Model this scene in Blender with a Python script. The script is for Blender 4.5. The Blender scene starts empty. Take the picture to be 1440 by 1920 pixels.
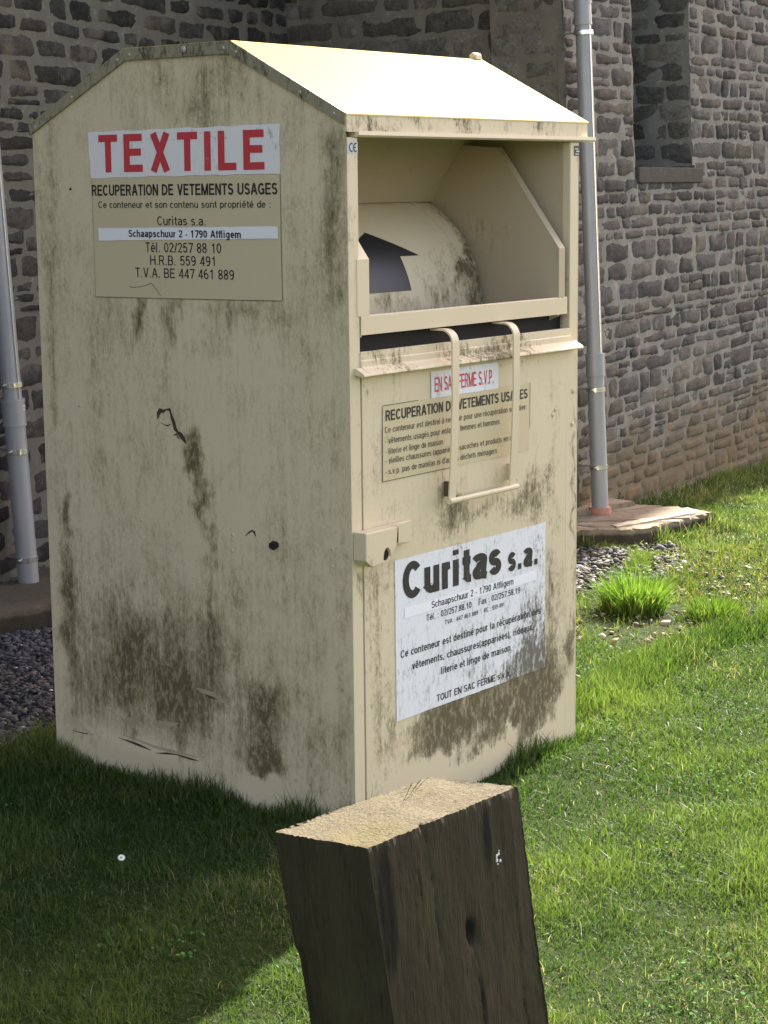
import bpy, math, random
import numpy as np
from mathutils import Matrix, Vector

R_ = math.radians
scene = bpy.context.scene
rnd = random.Random(11)
rng = np.random.default_rng(7)

# ------------------------------------------------------------------ camera
cam_data = bpy.data.cameras.new("camera")
cam = bpy.data.objects.new("camera", cam_data)
scene.collection.objects.link(cam)
cam_data.sensor_fit = 'HORIZONTAL'
cam_data.sensor_width = 36.0
cam_data.lens = 3596.7 / 1440.0 * 36.0
cam_data.clip_start = 0.05
cam_data.clip_end = 500.0
right = Vector((0.6176656, -0.78637361, -0.01028324))
fwd = Vector((0.77428761, 0.61035839, -0.16715659))
up = Vector((0.13772399, 0.09528469, 0.98587673))
CAM = Vector((-4.02527231, -3.28754026, 1.79883549))
m = Matrix((right, up, -fwd)).transposed().to_4x4()
m.translation = CAM
cam.matrix_world = m
scene.camera = cam

# ------------------------------------------------------------------ light
SUN_AZ, SUN_EL = R_(12.5), R_(40.0)          # azimuth counted from +X towards +Y
world = bpy.data.worlds.new("World")
scene.world = world
world.use_nodes = True
wnt = world.node_tree
sky = wnt.nodes.new("ShaderNodeTexSky")
sky.sky_type = 'NISHITA'
sky.sun_disc = False
sky.sun_elevation = SUN_EL
sky.sun_rotation = math.pi / 2 - SUN_AZ
sky.air_density = 1.0
sky.dust_density = 2.5
sky.ozone_density = 1.0
tint_n = wnt.nodes.new("ShaderNodeMix"); tint_n.data_type = 'RGBA'; tint_n.blend_type = 'MULTIPLY'
tint_n.inputs[0].default_value = 1.0; tint_n.inputs[7].default_value = (1.245, 0.99, 0.855, 1)      # the phone's daylight white balance
wnt.links.new(sky.outputs[0], tint_n.inputs[6]); wnt.links.new(tint_n.outputs[2], wnt.nodes["Background"].inputs[0])
wnt.nodes["Background"].inputs[1].default_value = 0.128
sun_d = bpy.data.lights.new("sun", 'SUN')
sun_d.energy = 5.0
sun_d.angle = R_(0.5)
sun_d.color = (1.0, 0.95, 0.85)
sun = bpy.data.objects.new("sun", sun_d)
scene.collection.objects.link(sun)
sdir = Vector((math.cos(SUN_EL) * math.cos(SUN_AZ), math.cos(SUN_EL) * math.sin(SUN_AZ), math.sin(SUN_EL)))
sun.rotation_euler = sdir.to_track_quat('Z', 'Y').to_euler()
sun.location = sdir * 30
scene.view_settings.view_transform = 'Standard'
scene.view_settings.look = 'None'
scene.view_settings.exposure = 2.12
scene.view_settings.gamma = 1.0
scene.cycles.max_bounces = 8
scene.cycles.transparent_max_bounces = 8

# ------------------------------------------------------------------ helpers
def link(o, parent=None):
    scene.collection.objects.link(o)
    if parent is not None:
        o.parent = parent
    return o

def tag(o, label=None, cat=None, group=None, kind=None):
    if label: o["label"] = label
    if cat: o["category"] = cat
    if group: o["group"] = group
    if kind: o["kind"] = kind
    return o

def thing(name, label, cat, loc=(0, 0, 0), group=None):
    o = bpy.data.objects.new(name, None)
    o.empty_display_size = 0.2
    o.location = loc
    link(o)
    return tag(o, label, cat, group)

class MB:
    """collects faces of several materials for ONE mesh object"""
    def __init__(s):
        s.v = []; s.f = []; s.m = []
    def add(s, verts, faces, mat=0):
        n = len(s.v)
        s.v += [tuple(map(float, p)) for p in verts]
        for f in faces:
            s.f.append([n + i for i in f]); s.m.append(mat)
        return s
    def box(s, x0, x1, y0, y1, z0, z1, mat=0):
        v = [(x0, y0, z0), (x1, y0, z0), (x1, y1, z0), (x0, y1, z0), (x0, y0, z1), (x1, y0, z1), (x1, y1, z1), (x0, y1, z1)]
        return s.add(v, [(0, 3, 2, 1), (4, 5, 6, 7), (0, 1, 5, 4), (1, 2, 6, 5), (2, 3, 7, 6), (3, 0, 4, 7)], mat)
    def prism(s, prof, a0, a1, axis='x', mat=0, caps=True):
        """prof: list of 2-D points; extruded along the axis"""
        def P(a, p):
            return (a, p[0], p[1]) if axis == 'x' else ((p[0], a, p[1]) if axis == 'y' else (p[0], p[1], a))
        n = len(prof)
        v = [P(a0, p) for p in prof] + [P(a1, p) for p in prof]
        f = [(i, (i + 1) % n, n + (i + 1) % n, n + i) for i in range(n)]
        if caps:
            f += [tuple(range(n - 1, -1, -1)), tuple(range(n, 2 * n))]
        return s.add(v, f, mat)
    def strip(s, prof, a0, a1, axis='x', mat=0):
        def P(a, p):
            return (a, p[0], p[1]) if axis == 'x' else ((p[0], a, p[1]) if axis == 'y' else (p[0], p[1], a))
        n = len(prof)
        v = [P(a0, p) for p in prof] + [P(a1, p) for p in prof]
        return s.add(v, [(i, i + 1, n + i + 1, n + i) for i in range(n - 1)], mat)
    def tube(s, pts, rad, n=10, mat=0, caps=True):
        pts = [Vector(p) for p in pts]
        rads = rad if isinstance(rad, (list, tuple)) else [rad] * len(pts)
        rings = []
        ref = None
        for i, p in enumerate(pts):
            t = (pts[min(i + 1, len(pts) - 1)] - pts[max(i - 1, 0)]).normalized()
            if ref is None:
                ref = Vector((0, 0, 1)) if abs(t.z) < .9 else Vector((1, 0, 0))
            u = (ref - t * ref.dot(t)).normalized(); w = t.cross(u); ref = u
            rings.append([p + (u * math.cos(2 * math.pi * k / n) + w * math.sin(2 * math.pi * k / n)) * rads[i] for k in range(n)])
        v = [q for r in rings for q in r]
        f = []
        for i in range(len(pts) - 1):
            for k in range(n):
                f.append((i * n + k, i * n + (k + 1) % n, (i + 1) * n + (k + 1) % n, (i + 1) * n + k))
        if caps:
            f += [tuple(range(n - 1, -1, -1)), tuple(range((len(pts) - 1) * n, len(pts) * n))]
        return s.add(v, f, mat)
    def dome(s, c, axis, r, h, mat=0, n=10, rings=3):
        """a rivet head standing on its surface"""
        ax = Vector(axis).normalized()
        u = ax.orthogonal().normalized(); w = ax.cross(u); c = Vector(c)
        v = []; f = []
        for i in range(rings):
            a = i / rings * math.pi / 2
            for k in range(n):
                b = 2 * math.pi * k / n
                v.append(c + (u * math.cos(b) + w * math.sin(b)) * r * math.cos(a) + ax * h * math.sin(a))
        v.append(c + ax * h)
        for i in range(rings - 1):
            for k in range(n):
                f.append((i * n + k, i * n + (k + 1) % n, (i + 1) * n + (k + 1) % n, (i + 1) * n + k))
        for k in range(n):
            f.append(((rings - 1) * n + k, (rings - 1) * n + (k + 1) % n, rings * n))
        return s.add(v, f, mat)
    def build(s, name, mats, parent=None, smooth=False, bevel=0.0, angle=40):
        me = bpy.data.meshes.new(name)
        me.from_pydata(s.v, [], s.f)
        mats = mats if isinstance(mats, (list, tuple)) else [mats]
        for mt in mats: me.materials.append(mt)
        if len(mats) > 1:
            me.polygons.foreach_set("material_index", s.m)
        if smooth:
            me.polygons.foreach_set("use_smooth", [True] * len(s.f))
            me.set_sharp_from_angle(angle=R_(angle))
        me.update()
        o = bpy.data.objects.new(name, me)
        link(o, parent)
        if bevel:
            b = o.modifiers.new("bevel", 'BEVEL'); b.width = bevel; b.segments = 2; b.limit_method = 'ANGLE'; b.angle_limit = R_(35)
        return o

def np_mesh(name, verts, faces_list, mats, parent=None, cols=None, smooth=True, midx=None):
    """verts (N,3); faces_list: list of (F,k) index arrays"""
    me = bpy.data.meshes.new(name)
    nv = len(verts)
    me.vertices.add(nv)
    me.vertices.foreach_set("co", np.ascontiguousarray(verts, dtype=np.float32).ravel())
    loops = np.concatenate([f.ravel() for f in faces_list]).astype(np.int32)
    sizes = np.concatenate([np.full(len(f), f.shape[1], np.int32) for f in faces_list])
    starts = np.concatenate([[0], np.cumsum(sizes)[:-1]]).astype(np.int32)
    me.loops.add(len(loops)); me.loops.foreach_set("vertex_index", loops)
    me.polygons.add(len(sizes)); me.polygons.foreach_set("loop_start", starts)
    if midx is not None:
        me.polygons.foreach_set("material_index", np.ascontiguousarray(midx, dtype=np.int32))
    if smooth:
        me.polygons.foreach_set("use_smooth", np.ones(len(sizes), dtype=bool))
    me.update(calc_edges=True)
    if cols is not None:
        a = me.color_attributes.new("tint", 'FLOAT_COLOR', 'POINT')
        c4 = np.ones((nv, 4), np.float32); c4[:, :3] = cols
        a.data.foreach_set("color", c4.ravel())
    for mt in (mats if isinstance(mats, (list, tuple)) else [mats]): me.materials.append(mt)
    me.validate()
    o = bpy.data.objects.new(name, me)
    return link(o, parent)

# smooth pseudo random fields
class Field:
    def __init__(s, seed, scale, n=14, octaves=3):
        g = np.random.default_rng(seed)
        s.t = []
        for o in range(octaves):
            fr = scale * 2 ** o; am = 0.55 ** o
            for _ in range(n):
                a = g.uniform(0, 2 * np.pi); k = fr * g.uniform(.6, 1.5)
                s.t.append((k * np.cos(a), k * np.sin(a), g.uniform(0, 6.28), am))
        s.norm = np.sqrt(sum(t[3] ** 2 for t in s.t) / 2)
    def __call__(s, x, y):
        x = np.asarray(x, float); y = np.asarray(y, float)
        r = 0
        for kx, ky, p, a in s.t:
            r = r + a * np.sin(kx * x + ky * y + p)
        return r / s.norm          # roughly unit variance

# ------------------------------------------------------------------ materials
class NT:
    def __init__(s, name):
        s.mat = bpy.data.materials.new(name); s.mat.use_nodes = True
        s.nt = s.mat.node_tree
        s.b = s.nt.nodes["Principled BSDF"]
        s.out = s.nt.nodes["Material Output"]
    def n(s, t, **kw):
        nd = s.nt.nodes.new(t)
        for k, v in kw.items(): setattr(nd, k, v)
        return nd
    def put(s, sock, val):
        if isinstance(val, bpy.types.NodeSocket): s.nt.links.new(val, sock)
        else: sock.default_value = val
    def math(s, op, a, b=0.0, c=None, clamp=False):
        nd = s.n("ShaderNodeMath", operation=op, use_clamp=clamp)
        s.put(nd.inputs[0], a); s.put(nd.inputs[1], b)
        if c is not None: s.put(nd.inputs[2], c)
        return nd.outputs[0]
    def vmath(s, op, a, b):
        nd = s.n("ShaderNodeVectorMath", operation=op)
        s.put(nd.inputs[0], a); s.put(nd.inputs[1], b)
        return nd.outputs[1] if op in ('LENGTH', 'DISTANCE') else nd.outputs[0]
    def coord(s, kind="Object"):
        return s.n("ShaderNodeTexCoord").outputs[kind]
    def noise(s, vec, scale=(1, 1, 1), detail=4.0, rough=.55, dist=0.0, loc=(0, 0, 0)):
        mp = s.n("ShaderNodeMapping")
        s.put(mp.inputs["Vector"], vec); mp.inputs["Scale"].default_value = scale; mp.inputs["Location"].default_value = loc
        nd = s.n("ShaderNodeTexNoise")
        s.put(nd.inputs["Vector"], mp.outputs[0])
        nd.inputs["Scale"].default_value = 1.0; nd.inputs["Detail"].default_value = detail
        nd.inputs["Roughness"].default_value = rough; nd.inputs["Distortion"].default_value = dist
        return nd.outputs["Fac"]
    def voro(s, vec, scale, feature='F1', out="Distance"):
        nd = s.n("ShaderNodeTexVoronoi", feature=feature)
        s.put(nd.inputs["Vector"], vec); nd.inputs["Scale"].default_value = scale
        return nd.outputs[out]
    def ss(s, v, a, b, lo=0.0, hi=1.0):
        nd = s.n("ShaderNodeMapRange", interpolation_type='SMOOTHSTEP')
        s.put(nd.inputs[0], v); s.put(nd.inputs[1], a); s.put(nd.inputs[2], b); s.put(nd.inputs[3], lo); s.put(nd.inputs[4], hi)
        return nd.outputs[0]
    def mix(s, fac, a, b):
        nd = s.n("ShaderNodeMix", data_type='RGBA')
        s.put(nd.inputs[0], fac)
        s.put(nd.inputs[6], a if isinstance(a, bpy.types.NodeSocket) else (*a, 1)); s.put(nd.inputs[7], b if isinstance(b, bpy.types.NodeSocket) else (*b, 1))
        return nd.outputs[2]
    def mul(s, a, b):
        nd = s.n("ShaderNodeMix", data_type='RGBA', blend_type='MULTIPLY')
        nd.inputs[0].default_value = 1.0
        s.put(nd.inputs[6], a if isinstance(a, bpy.types.NodeSocket) else (*a, 1)); s.put(nd.inputs[7], b if isinstance(b, bpy.types.NodeSocket) else (*b, 1))
        return nd.outputs[2]
    def gray(s, v):
        nd = s.n("ShaderNodeCombineColor")
        for i in range(3): s.put(nd.inputs[i], v)
        return nd.outputs[0]
    def base(s, c): s.put(s.b.inputs["Base Color"], c if isinstance(c, bpy.types.NodeSocket) else (*c, 1)); return s
    def rough(s, v): s.put(s.b.inputs["Roughness"], v); return s
    def bump(s, h, strength=.3, dist=.01):
        nd = s.n("ShaderNodeBump"); nd.inputs["Strength"].default_value = strength; nd.inputs["Distance"].default_value = dist
        s.put(nd.inputs["Height"], h); s.nt.links.new(nd.outputs[0], s.b.inputs["Normal"]); return s

BEIGE = (0.665, 0.568, 0.385)
FILM = (0.315, 0.264, 0.148)
GRIME = (0.088, 0.068, 0.031)

def paint(name, face, base, blobs=(), r0=0.0, film=FILM, grime=GRIME, rough=.45, streak=.55, speck=.5, film_lo=.30, film_hi=.85, dark_lo=.62, dark_hi=.95, extra=None, spec=.4):
    """weathered sheet metal; face 'side' runs over (y,z), 'front' over (x,z); blobs = where rain marks, algae and, on the drum, painted shade sit"""
    t = NT(name)
    co = t.coord()
    sep = t.n("ShaderNodeSeparateXYZ"); t.put(sep.inputs[0], co)
    u = sep.outputs[1] if face == 'side' else sep.outputs[0]
    cmb = t.n("ShaderNodeCombineXYZ"); t.put(cmb.inputs[0], u); t.put(cmb.inputs[1], sep.outputs[2])
    uv = cmb.outputs[0]
    # a little warp so that the patches have ragged outlines
    wn = t.n("ShaderNodeTexNoise"); t.put(wn.inputs["Vector"], co); wn.inputs["Scale"].default_value = 11.0; wn.inputs["Detail"].default_value = 5.0
    wv = t.vmath('SUBTRACT', wn.outputs["Color"], (.5, .5, .5))
    wv = t.vmath('MULTIPLY', wv, (.14, .22, 0))
    uvw = t.vmath('ADD', uv, wv)
    st = t.noise(co, (30, 30, 2.6), 7, .72)
    st2 = t.noise(co, (75, 75, 30.0), 5, .70, loc=(3, 1, 7))
    sp = t.noise(co, (150, 150, 80), 3, .75, loc=(9, 4, 2))
    md = t.noise(co, (9, 9, 6.5), 7, .68, dist=.4, loc=(7, 2, 4))
    lg = t.noise(co, (2.6, 2.6, 1.6), 4, .55, loc=(1, 6, 3))
    acc = t.math('MULTIPLY_ADD', lg, .9, r0 - .45)
    acc = t.math('MULTIPLY_ADD', t.math('SUBTRACT', md, .5), 1.5, acc)
    for (a, b, ra, rb, amp) in blobs:
        d = t.vmath('SUBTRACT', uvw, (a, b, 0))
        d = t.vmath('MULTIPLY', d, (1 / ra, 1 / rb, 0))
        l = t.vmath('LENGTH', d, (0, 0, 0))
        acc = t.math('ADD', acc, t.ss(l, .0, 1.30, amp * 1.12, 0.0))
    st3 = t.noise(co, (42, 42, .9), 5, .6, loc=(2, 5, 3))      # long runs of rain water
    acc = t.math('MULTIPLY_ADD', t.math('SUBTRACT', st3, .5), streak * 1.3, acc)
    v = t.math('MULTIPLY_ADD', t.math('SUBTRACT', st, .5), streak * 1.35, acc)
    v = t.math('MULTIPLY_ADD', t.math('SUBTRACT', st2, .5), speck * 2.4, v)
    v = t.math('MULTIPLY_ADD', t.math('SUBTRACT', sp, .5), speck * 1.7, v)
    f1 = t.ss(v, film_lo, film_hi)
    f2 = t.ss(v, dark_lo, dark_hi)
    hl = t.ss(t.noise(co, (60, 60, 30), 4, .7, loc=(5, 7, 1)), .36, .52, .35, 1.0)
    f2 = t.math('MULTIPLY', f2, hl)
    c = t.mix(t.math('MULTIPLY', f1, .78), base, film)
    c = t.mix(t.math('MULTIPLY', f2, .88), c, grime)
    # light paint flecks and tiny dark scratches
    fl = t.ss(t.noise(co, (160, 160, 110), 2, .6, loc=(2, 8, 5)), .72, .78)
    c = t.mix(t.math('MULTIPLY', fl, .25), c, (.55, .50, .36))
    if extra: c = extra(t, co, c)
    t.base(c)
    t.rough(t.math('MULTIPLY_ADD', f1, .35, rough, clamp=True))
    t.b.inputs["Specular IOR Level"].default_value = spec
    t.bump(t.math('MULTIPLY_ADD', f2, .5, t.math('MULTIPLY', lg, .4)), .25, .004)
    return t.mat

side_blobs = [
    (.48, 2.10, .13, .14, .34), (.56, 2.00, .10, .12, .26), (.66, 2.10, .06, .10, .30), (.055, 1.86, .055, .20, .52), (.055, 1.60, .06, .22, .40),
    (.12, 1.70, .03, .40, .10), (1.17, 1.72, .05, .34, .28), (1.15, .45, .05, .36, .62), (1.134, .83, .025, .09, .75), (1.19, 1.2, .04, .5, .28),
    (.797, 1.43, .025, .10, .65), (.67, 1.43, .045, .08, .50), (.40, 1.45, .22, .06, .34), (.86, 1.35, .06, .2, .22), (.605, 1.05, .045, .085, .90), (.580, .95, .045, .12, .95),
    (.552, .86, .02, .10, .62), (.535, .62, .025, .26, .35), (.75, .33, .28, .22, .44), (.67, .27, .14, .14, .26), (.53, .48, .10, .16, .30),
    (.90, .40, .10, .22, .30), (1.05, .35, .08, .22, .30), (.335, .25, .135, .17, .66), (.36, .13, .10, .085, .60), (.31, .33, .10, .08, .25), (.09, .20, .10, .18, .32), (.03, .6, .025, .5, .25),
    (.80, .98, .16, .22, .14), (1.0, 1.1, .04, .3, .25), (.72, .30, .62, .34, .31), (.70, .62, .55, .30, .12), (1.0, .25, .22, .2, .12), (.90, .05, .5, .075, -.5), (.30, .035, .3, .05, -.6), (.42, 1.15, .2, .3, -.10)]
front_blobs = [
    (.66, .20, .42, .13, .90), (.92, .25, .19, .17, .74), (.38, .21, .24, .12, .48), (.55, .45, .75, .50, .10), (.52, .30, .3, .10, .30), (.995, .52, .06, .28, .42), (.90, .84, .12, .10, .60),
    (.62, .84, .28, .055, .38), (.46, .87, .08, .06, .30), (.10, .50, .055, .36, .34), (.15, .72, .10, .08, .34), (.022, .72, .028, .06, .55), (.02, 1.62, .02, .25, .18),
    (.055, 1.265, .02, .05, .6), (.75, 1.275, .3, .02, .25), (1.01, .95, .035, .2, .25), (1.13, .70, .02, .45, .25), (1.12, .33, .03, .10, .55), (1.135, .9, .012, .5, .25),
    (.14, .25, .06, .14, .3), (.55, .025, .8, .075, -.9), (1.11, .10, .075, .12, -.6), (.78, .14, .02, .14, -.75), (.40, .12, .045, .07, -.6), (.30, .07, .2, .06, -.4), (.55, 1.2, .5, .18, -.06)]
M = {}
M['side'] = paint("paint_side", 'side', BEIGE, side_blobs, r0=.36, film=(.385, .32, .185), film_lo=.18, film_hi=.95, dark_lo=.60, dark_hi=1.42)
M['front'] = paint("paint_front", 'front', BEIGE, front_blobs, r0=.19, film=(.27, .232, .135), film_lo=.26, film_hi=.95, dark_lo=.56, dark_hi=1.22)
M['sill'] = paint("paint_sill", 'front', BEIGE, [(.55, 1.33, .42, .06, .40), (.12, 1.33, .12, .05, .28), (.70, 1.31, .18, .04, .3)], r0=.20, streak=.5, speck=.7, grime=(.13, .12, .06))
M['fascia'] = paint("paint_fascia", 'front', BEIGE, [(.10, 1.97, .13, .05, .40), (.30, 1.97, .14, .05, .46), (.52, 1.98, .12, .03, .35), (.72, 1.98, .1, .04, .2), (.9, 1.98, .05, .04, .3)], r0=.22, speck=.6, film=(.33, .29, .19))
M['plain'] = paint("paint_plain", 'front', BEIGE, [], r0=.02)
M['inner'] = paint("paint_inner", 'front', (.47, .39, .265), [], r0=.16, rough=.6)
M['drum'] = paint("paint_drum", 'front', BEIGE, [(.60, 1.44, .55, .06, .42), (.90, 1.52, .22, .10, .34), (1.01, 1.60, .05, .3, .55), (.97, 1.50, .08, .14, .25)], r0=.10, speck=.35, streak=.4)  # dirt low down; right-end blobs paint the shaded ring beside the cheek
M['roof'] = paint("paint_roof", 'front', (.62, .50, .175), [(.1, 2.0, .2, .05, .2)], r0=-.05, rough=.15, spec=.55)
M['trim'] = paint("paint_trim", 'side', (.30, .27, .18), [(.6, 2.2, .3, .05, .1)], r0=.52, film=(.15, .14, .09), grime=(.05, .045, .03), speck=.7)
M['white_side'] = paint("sticker_white_side", 'side', (.80, .775, .765), [(.9, 1.84, .2, .02, .15), (.5, 1.965, .4, .015, .3)], r0=.14, film=(.55, .52, .47), grime=(.16, .14, .11), speck=.75, film_lo=.34)
M['white_front'] = paint("sticker_white_front", 'front', (.76, .77, .79), [(.93, .36, .16, .16, .55), (.80, .31, .16, .07, .62), (.93, .70, .08, .10, .30), (.88, .50, .12, .20, .22), (.60, .34, .10, .07, .20), (.94, .30, .12, .07, .5), (.55, .45, .5, .25, .10)], r0=.30, film=(.44, .43, .40), grime=(.10, .09, .06), speck=.8, film_lo=.30, film_hi=.95, dark_lo=.70, dark_hi=1.05)
M['strip'] = paint("sticker_strip", 'side', (.84, .84, .86), [], r0=-.1, film=(.6, .6, .6))
M['strip_front'] = paint("sticker_strip_front", 'front', (.84, .84, .86), [(.88, .59, .08, .05, .2)], r0=-.05, film=(.6, .6, .58))
M['label_side'] = paint("sticker_beige_side", 'side', (.60, .515, .335), [(.6, 1.5, .2, .03, .2)], r0=-.02, rough=.35, speck=.3)
M['label_front'] = paint("sticker_beige_front", 'front', (.60, .51, .32), [(.72, 1.0, .2, .03, .3)], r0=.10, rough=.4)
M['ink_side'] = paint("ink_side", 'side', (.028, .027, .026), [], r0=.12, film=(.10, .09, .07), grime=(.05, .045, .03), rough=.5)
M['ink_front'] = paint("ink_front", 'front', (.022, .022, .022), [(.93, .36, .16, .16, .5), (.80, .31, .16, .07, .6)], r0=.10, film=(.10, .095, .075), grime=(.07, .065, .04), rough=.5)
M['ink_faded'] = paint("ink_faded", 'front', (.085, .075, .055), [(.45, 1.04, .15, .06, -.3)], r0=.10, film=(.26, .23, .15), grime=(.06, .05, .03), speck=.9, streak=.8)
M['red_side'] = paint("ink_red_side", 'side', (.55, .055, .065), [], r0=.06, film=(.55, .28, .27), grime=(.20, .06, .05), speck=.7)
M['red_front'] = paint("ink_red_front", 'front', (.60, .06, .06), [], r0=.04, film=(.58, .32, .30), grime=(.3, .1, .08), speck=.6)

def simple(name, col, rough=.6, metal=0.0, nscale=30, namp=.25, bump=.15):
    t = NT(name); co = t.coord()
    n = t.noise(co, (nscale,) * 3, 5, .6)
    t.base(t.mix(n, tuple(c * (1 - namp) for c in col), tuple(min(1, c * (1 + namp)) for c in col)))
    t.rough(rough); t.b.inputs["Metallic"].default_value = metal
    t.bump(n, bump, .003)
    return t.mat
M['arrow'] = simple("arrow_black", (.016, .016, .020), .38, nscale=14, namp=.5)
M['dark'] = simple("dark_parts_and_gap_shade", (.010, .009, .008), .85)  # dark parts; its near-black also paints the shade under the hatch lip
M['seam'] = simple("seam_grime", (.10, .082, .045), .8)
M['bare'] = simple("bare_metal", (.5, .48, .44), .35, .8)
M['wearlight'] = simple("scraped_paint", (.50, .44, .29), .6)
M['wearlight2'] = simple("scraped_paint_dull", (.40, .35, .22), .7)
M['crackdark'] = simple("crack_dark", (.055, .045, .03), .8)
M['rivet'] = simple("rivet_paint", (.50, .44, .29), .5, nscale=90)
M['screw'] = simple("screw_head", (.42, .40, .33), .4, .3, nscale=120)
M['blacklabel'] = simple("black_label", (.03, .032, .028), .5)
M['pale'] = simple("pale_print", (.62, .62, .58), .6)
M['blue'] = simple("grey_label", (.50, .54, .53), .5)

# ------------------------------------------------------------------ lettering: a grotesque drawn from strokes
def arc(cx, cy, rx, ry, a0, a1, n=14):
    return [(cx + rx * math.cos(R_(a0 + (a1 - a0) * k / n)), cy + ry * math.sin(R_(a0 + (a1 - a0) * k / n))) for k in range(n + 1)]

def glyph(ch, w):
    """strokes (centre lines) and advance; cap height 1, stroke width w"""
    i = w / 2; t = 1 - i; b = i; X = .73; xt = X - i; D = -.21
    def O_(W, y0, y1): return arc(W / 2, (y0 + y1) / 2, W / 2 - i, (y1 - y0) / 2 - i, 90, 450, 28)
    def S_(W, y1):
        mid = y1 * .515; r1 = (y1 - i - mid) / 2; r2 = (mid - i) / 2; rx = W / 2 - i
        return arc(W / 2, mid + r1, rx * .94, r1, 22, 270, 14) + arc(W / 2, mid - r2, rx, r2, 90, -160, 14)[1:]
    def bowl(x0, W, y0, y1):   # D-like bowl from the stem and back
        r = (y1 - y0) / 2; xr = min(r, W * .55)
        return [(x0, y1)] + arc(W - i - xr, y0 + r, xr, r, 90, -90, 14) + [(x0, y0)]
    G = {}
    if ch == ' ': return [], .30
    if ch == 'A': return [[(i * 1.0, 0), (.36 - i * .15, 1)], [(.72 - i, 0), (.36 + i * .15, 1)], [(.17, .33), (.55, .33)]], .72
    if ch == 'B': return [[(i, 0), (i, 1)], bowl(i, .60, .5, t), bowl(i, .64, b, .5)], .66
    if ch == 'C': return [arc(.345, .5, .345 - i, .5 - i, 42, 318, 26)], .70
    if ch == 'D': return [[(i, 0), (i, 1)], bowl(i, .68, b, t)], .70
    if ch == 'E': return [[(i, 0), (i, 1)], [(i, t), (.58, t)], [(i, .52), (.54, .52)], [(i, b), (.59, b)]], .62
    if ch == 'F': return [[(i, 0), (i, 1)], [(i, t), (.56, t)], [(i, .50), (.50, .50)]], .58
    if ch == 'G': return [arc(.36, .5, .36 - i, .5 - i, 42, 320, 26), [(.40, .46), (.70 - i, .46), (.70 - i, .05)]], .73
    if ch == 'H': return [[(i, 0), (i, 1)], [(.66 - i, 0), (.66 - i, 1)], [(i, .52), (.66 - i, .52)]], .68
    if ch == 'I': return [[(i, 0), (i, 1)]], w + .02
    if ch == 'L': return [[(i, 0), (i, 1)], [(i, b), (.52, b)]], .53
    if ch == 'M': return [[(i, 0), (i, 1)], [(.80 - i, 0), (.80 - i, 1)], [(i * 1.1, 1), (.40, 0)], [(.80 - i * 1.1, 1), (.40, 0)]], .82
    if ch == 'N': return [[(i, 0), (i, 1)], [(.66 - i, 0), (.66 - i, 1)], [(i * 1.1, 1), (.66 - i * 1.1, 0)]], .68
    if ch == 'O': return [O_(.74, 0, 1)], .75
    if ch == 'P': return [[(i, 0), (i, 1)], bowl(i, .60, .45, t)], .62
    if ch == 'R': return [[(i, 0), (i, 1)], bowl(i, .62, .49, t), [(.36, .49), (.62 - i * .8, 0)]], .66
    if ch == 'S': return [S_(.62, 1)], .64
    if ch == 'T': return [[(.30, 0), (.30, 1)], [(0, t), (.60, t)]], .61
    if ch == 'U': return [[(i, 1), (i, .30)] + arc(.33, .30, .33 - i, .30 - i, 180, 360, 14) + [(.66 - i, 1)]], .68
    if ch == 'V': return [[(i, 1), (.33, 0)], [(.66 - i, 1), (.33, 0)]], .66
    if ch == 'X': return [[(i * 1.2, 0), (.64 - i * 1.2, 1)], [(i * 1.2, 1), (.64 - i * 1.2, 0)]], .65
    if ch == '0': return [O_(.54, 0, 1)], .56
    if ch == '1': return [[(.32, 0), (.32, 1)], [(.32, .86), (.10, .74)]], .56
    if ch == '2': return [arc(.27, .72, .27 - i, .28 - i, 170, -35, 12) + [(i * 1.2, b + .02), (.53, b)]], .56
    if ch == '4': return [[(.40, 0), (.40, 1)], [(.40, .98), (.04, .28), (.54, .28)]], .57
    if ch == '5': return [[(.49, t), (.13, t), (.09, .52)] + arc(.265, .33, .265 - i, .33 - i, 140, -160, 16)], .56
    if ch == '6': return [O_(.54, 0, .62), arc(.29, .5, .29 - i, .5 - i, 60, 190, 10)], .56
    if ch == '7': return [[(.02, t), (.52, t), (.20, 0)]], .55
    if ch == '8': return [O_(.50, .48, 1), O_(.54, 0, .54)], .56
    if ch == '9': return [O_(.54, .38, 1), arc(.25, .5, .29 - i, .5 - i, 10, -120, 10)], .56
    if ch == '.': return [[(.04 + i, 0), (.04 + i, w * 1.05)]], w + .12
    if ch == ',': return [[(.04 + i, w), (.03 + i * .6, -.12)]], w + .12
    if ch == ':': return [[(.05 + i, 0), (.05 + i, w)], [(.05 + i, .55), (.05 + i, .55 + w)]], w + .14
    if ch == '-': return [[(.02, .36), (.26, .36)]], .30
    if ch == '/': return [[(.02, 0), (.27, 1)]], .30
    if ch == "'": return [[(.05, 1), (.05, .74)]], .14
    if ch == '(': return [arc(.32, .40, .26, .62, 125, 235, 10)], .25
    if ch == ')': return [arc(-.07, .40, .26, .62, 55, -55, 10)], .25
    if ch in 'eéê':
        st = [[(i, X * .5), (.52 - i, X * .5)] + arc(.27, X / 2, .27 - i, X / 2 - i, 0, 318, 22)]
        if ch == 'é': st.append([(.22, .82), (.36, .98)])
        if ch == 'ê': st.append([(.12, .81), (.27, .96), (.42, .81)])
        return st, .56
    if ch in 'aà':
        st = [arc(.26, X - .20, .22 - i * .3, .20 - i, 165, 0, 10) + [(.50 - i, .10), (.53, i * .6)],
              [(.50 - i, X * .60), (.25, X * .54)] + arc(.21, .20, .21 - i, .20 - i, 100, 270, 10) + [(.34, b), (.50 - i, .16)]]
        if ch == 'à': st.append([(.16, .98), (.30, .82)])
        return st, .56
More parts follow.
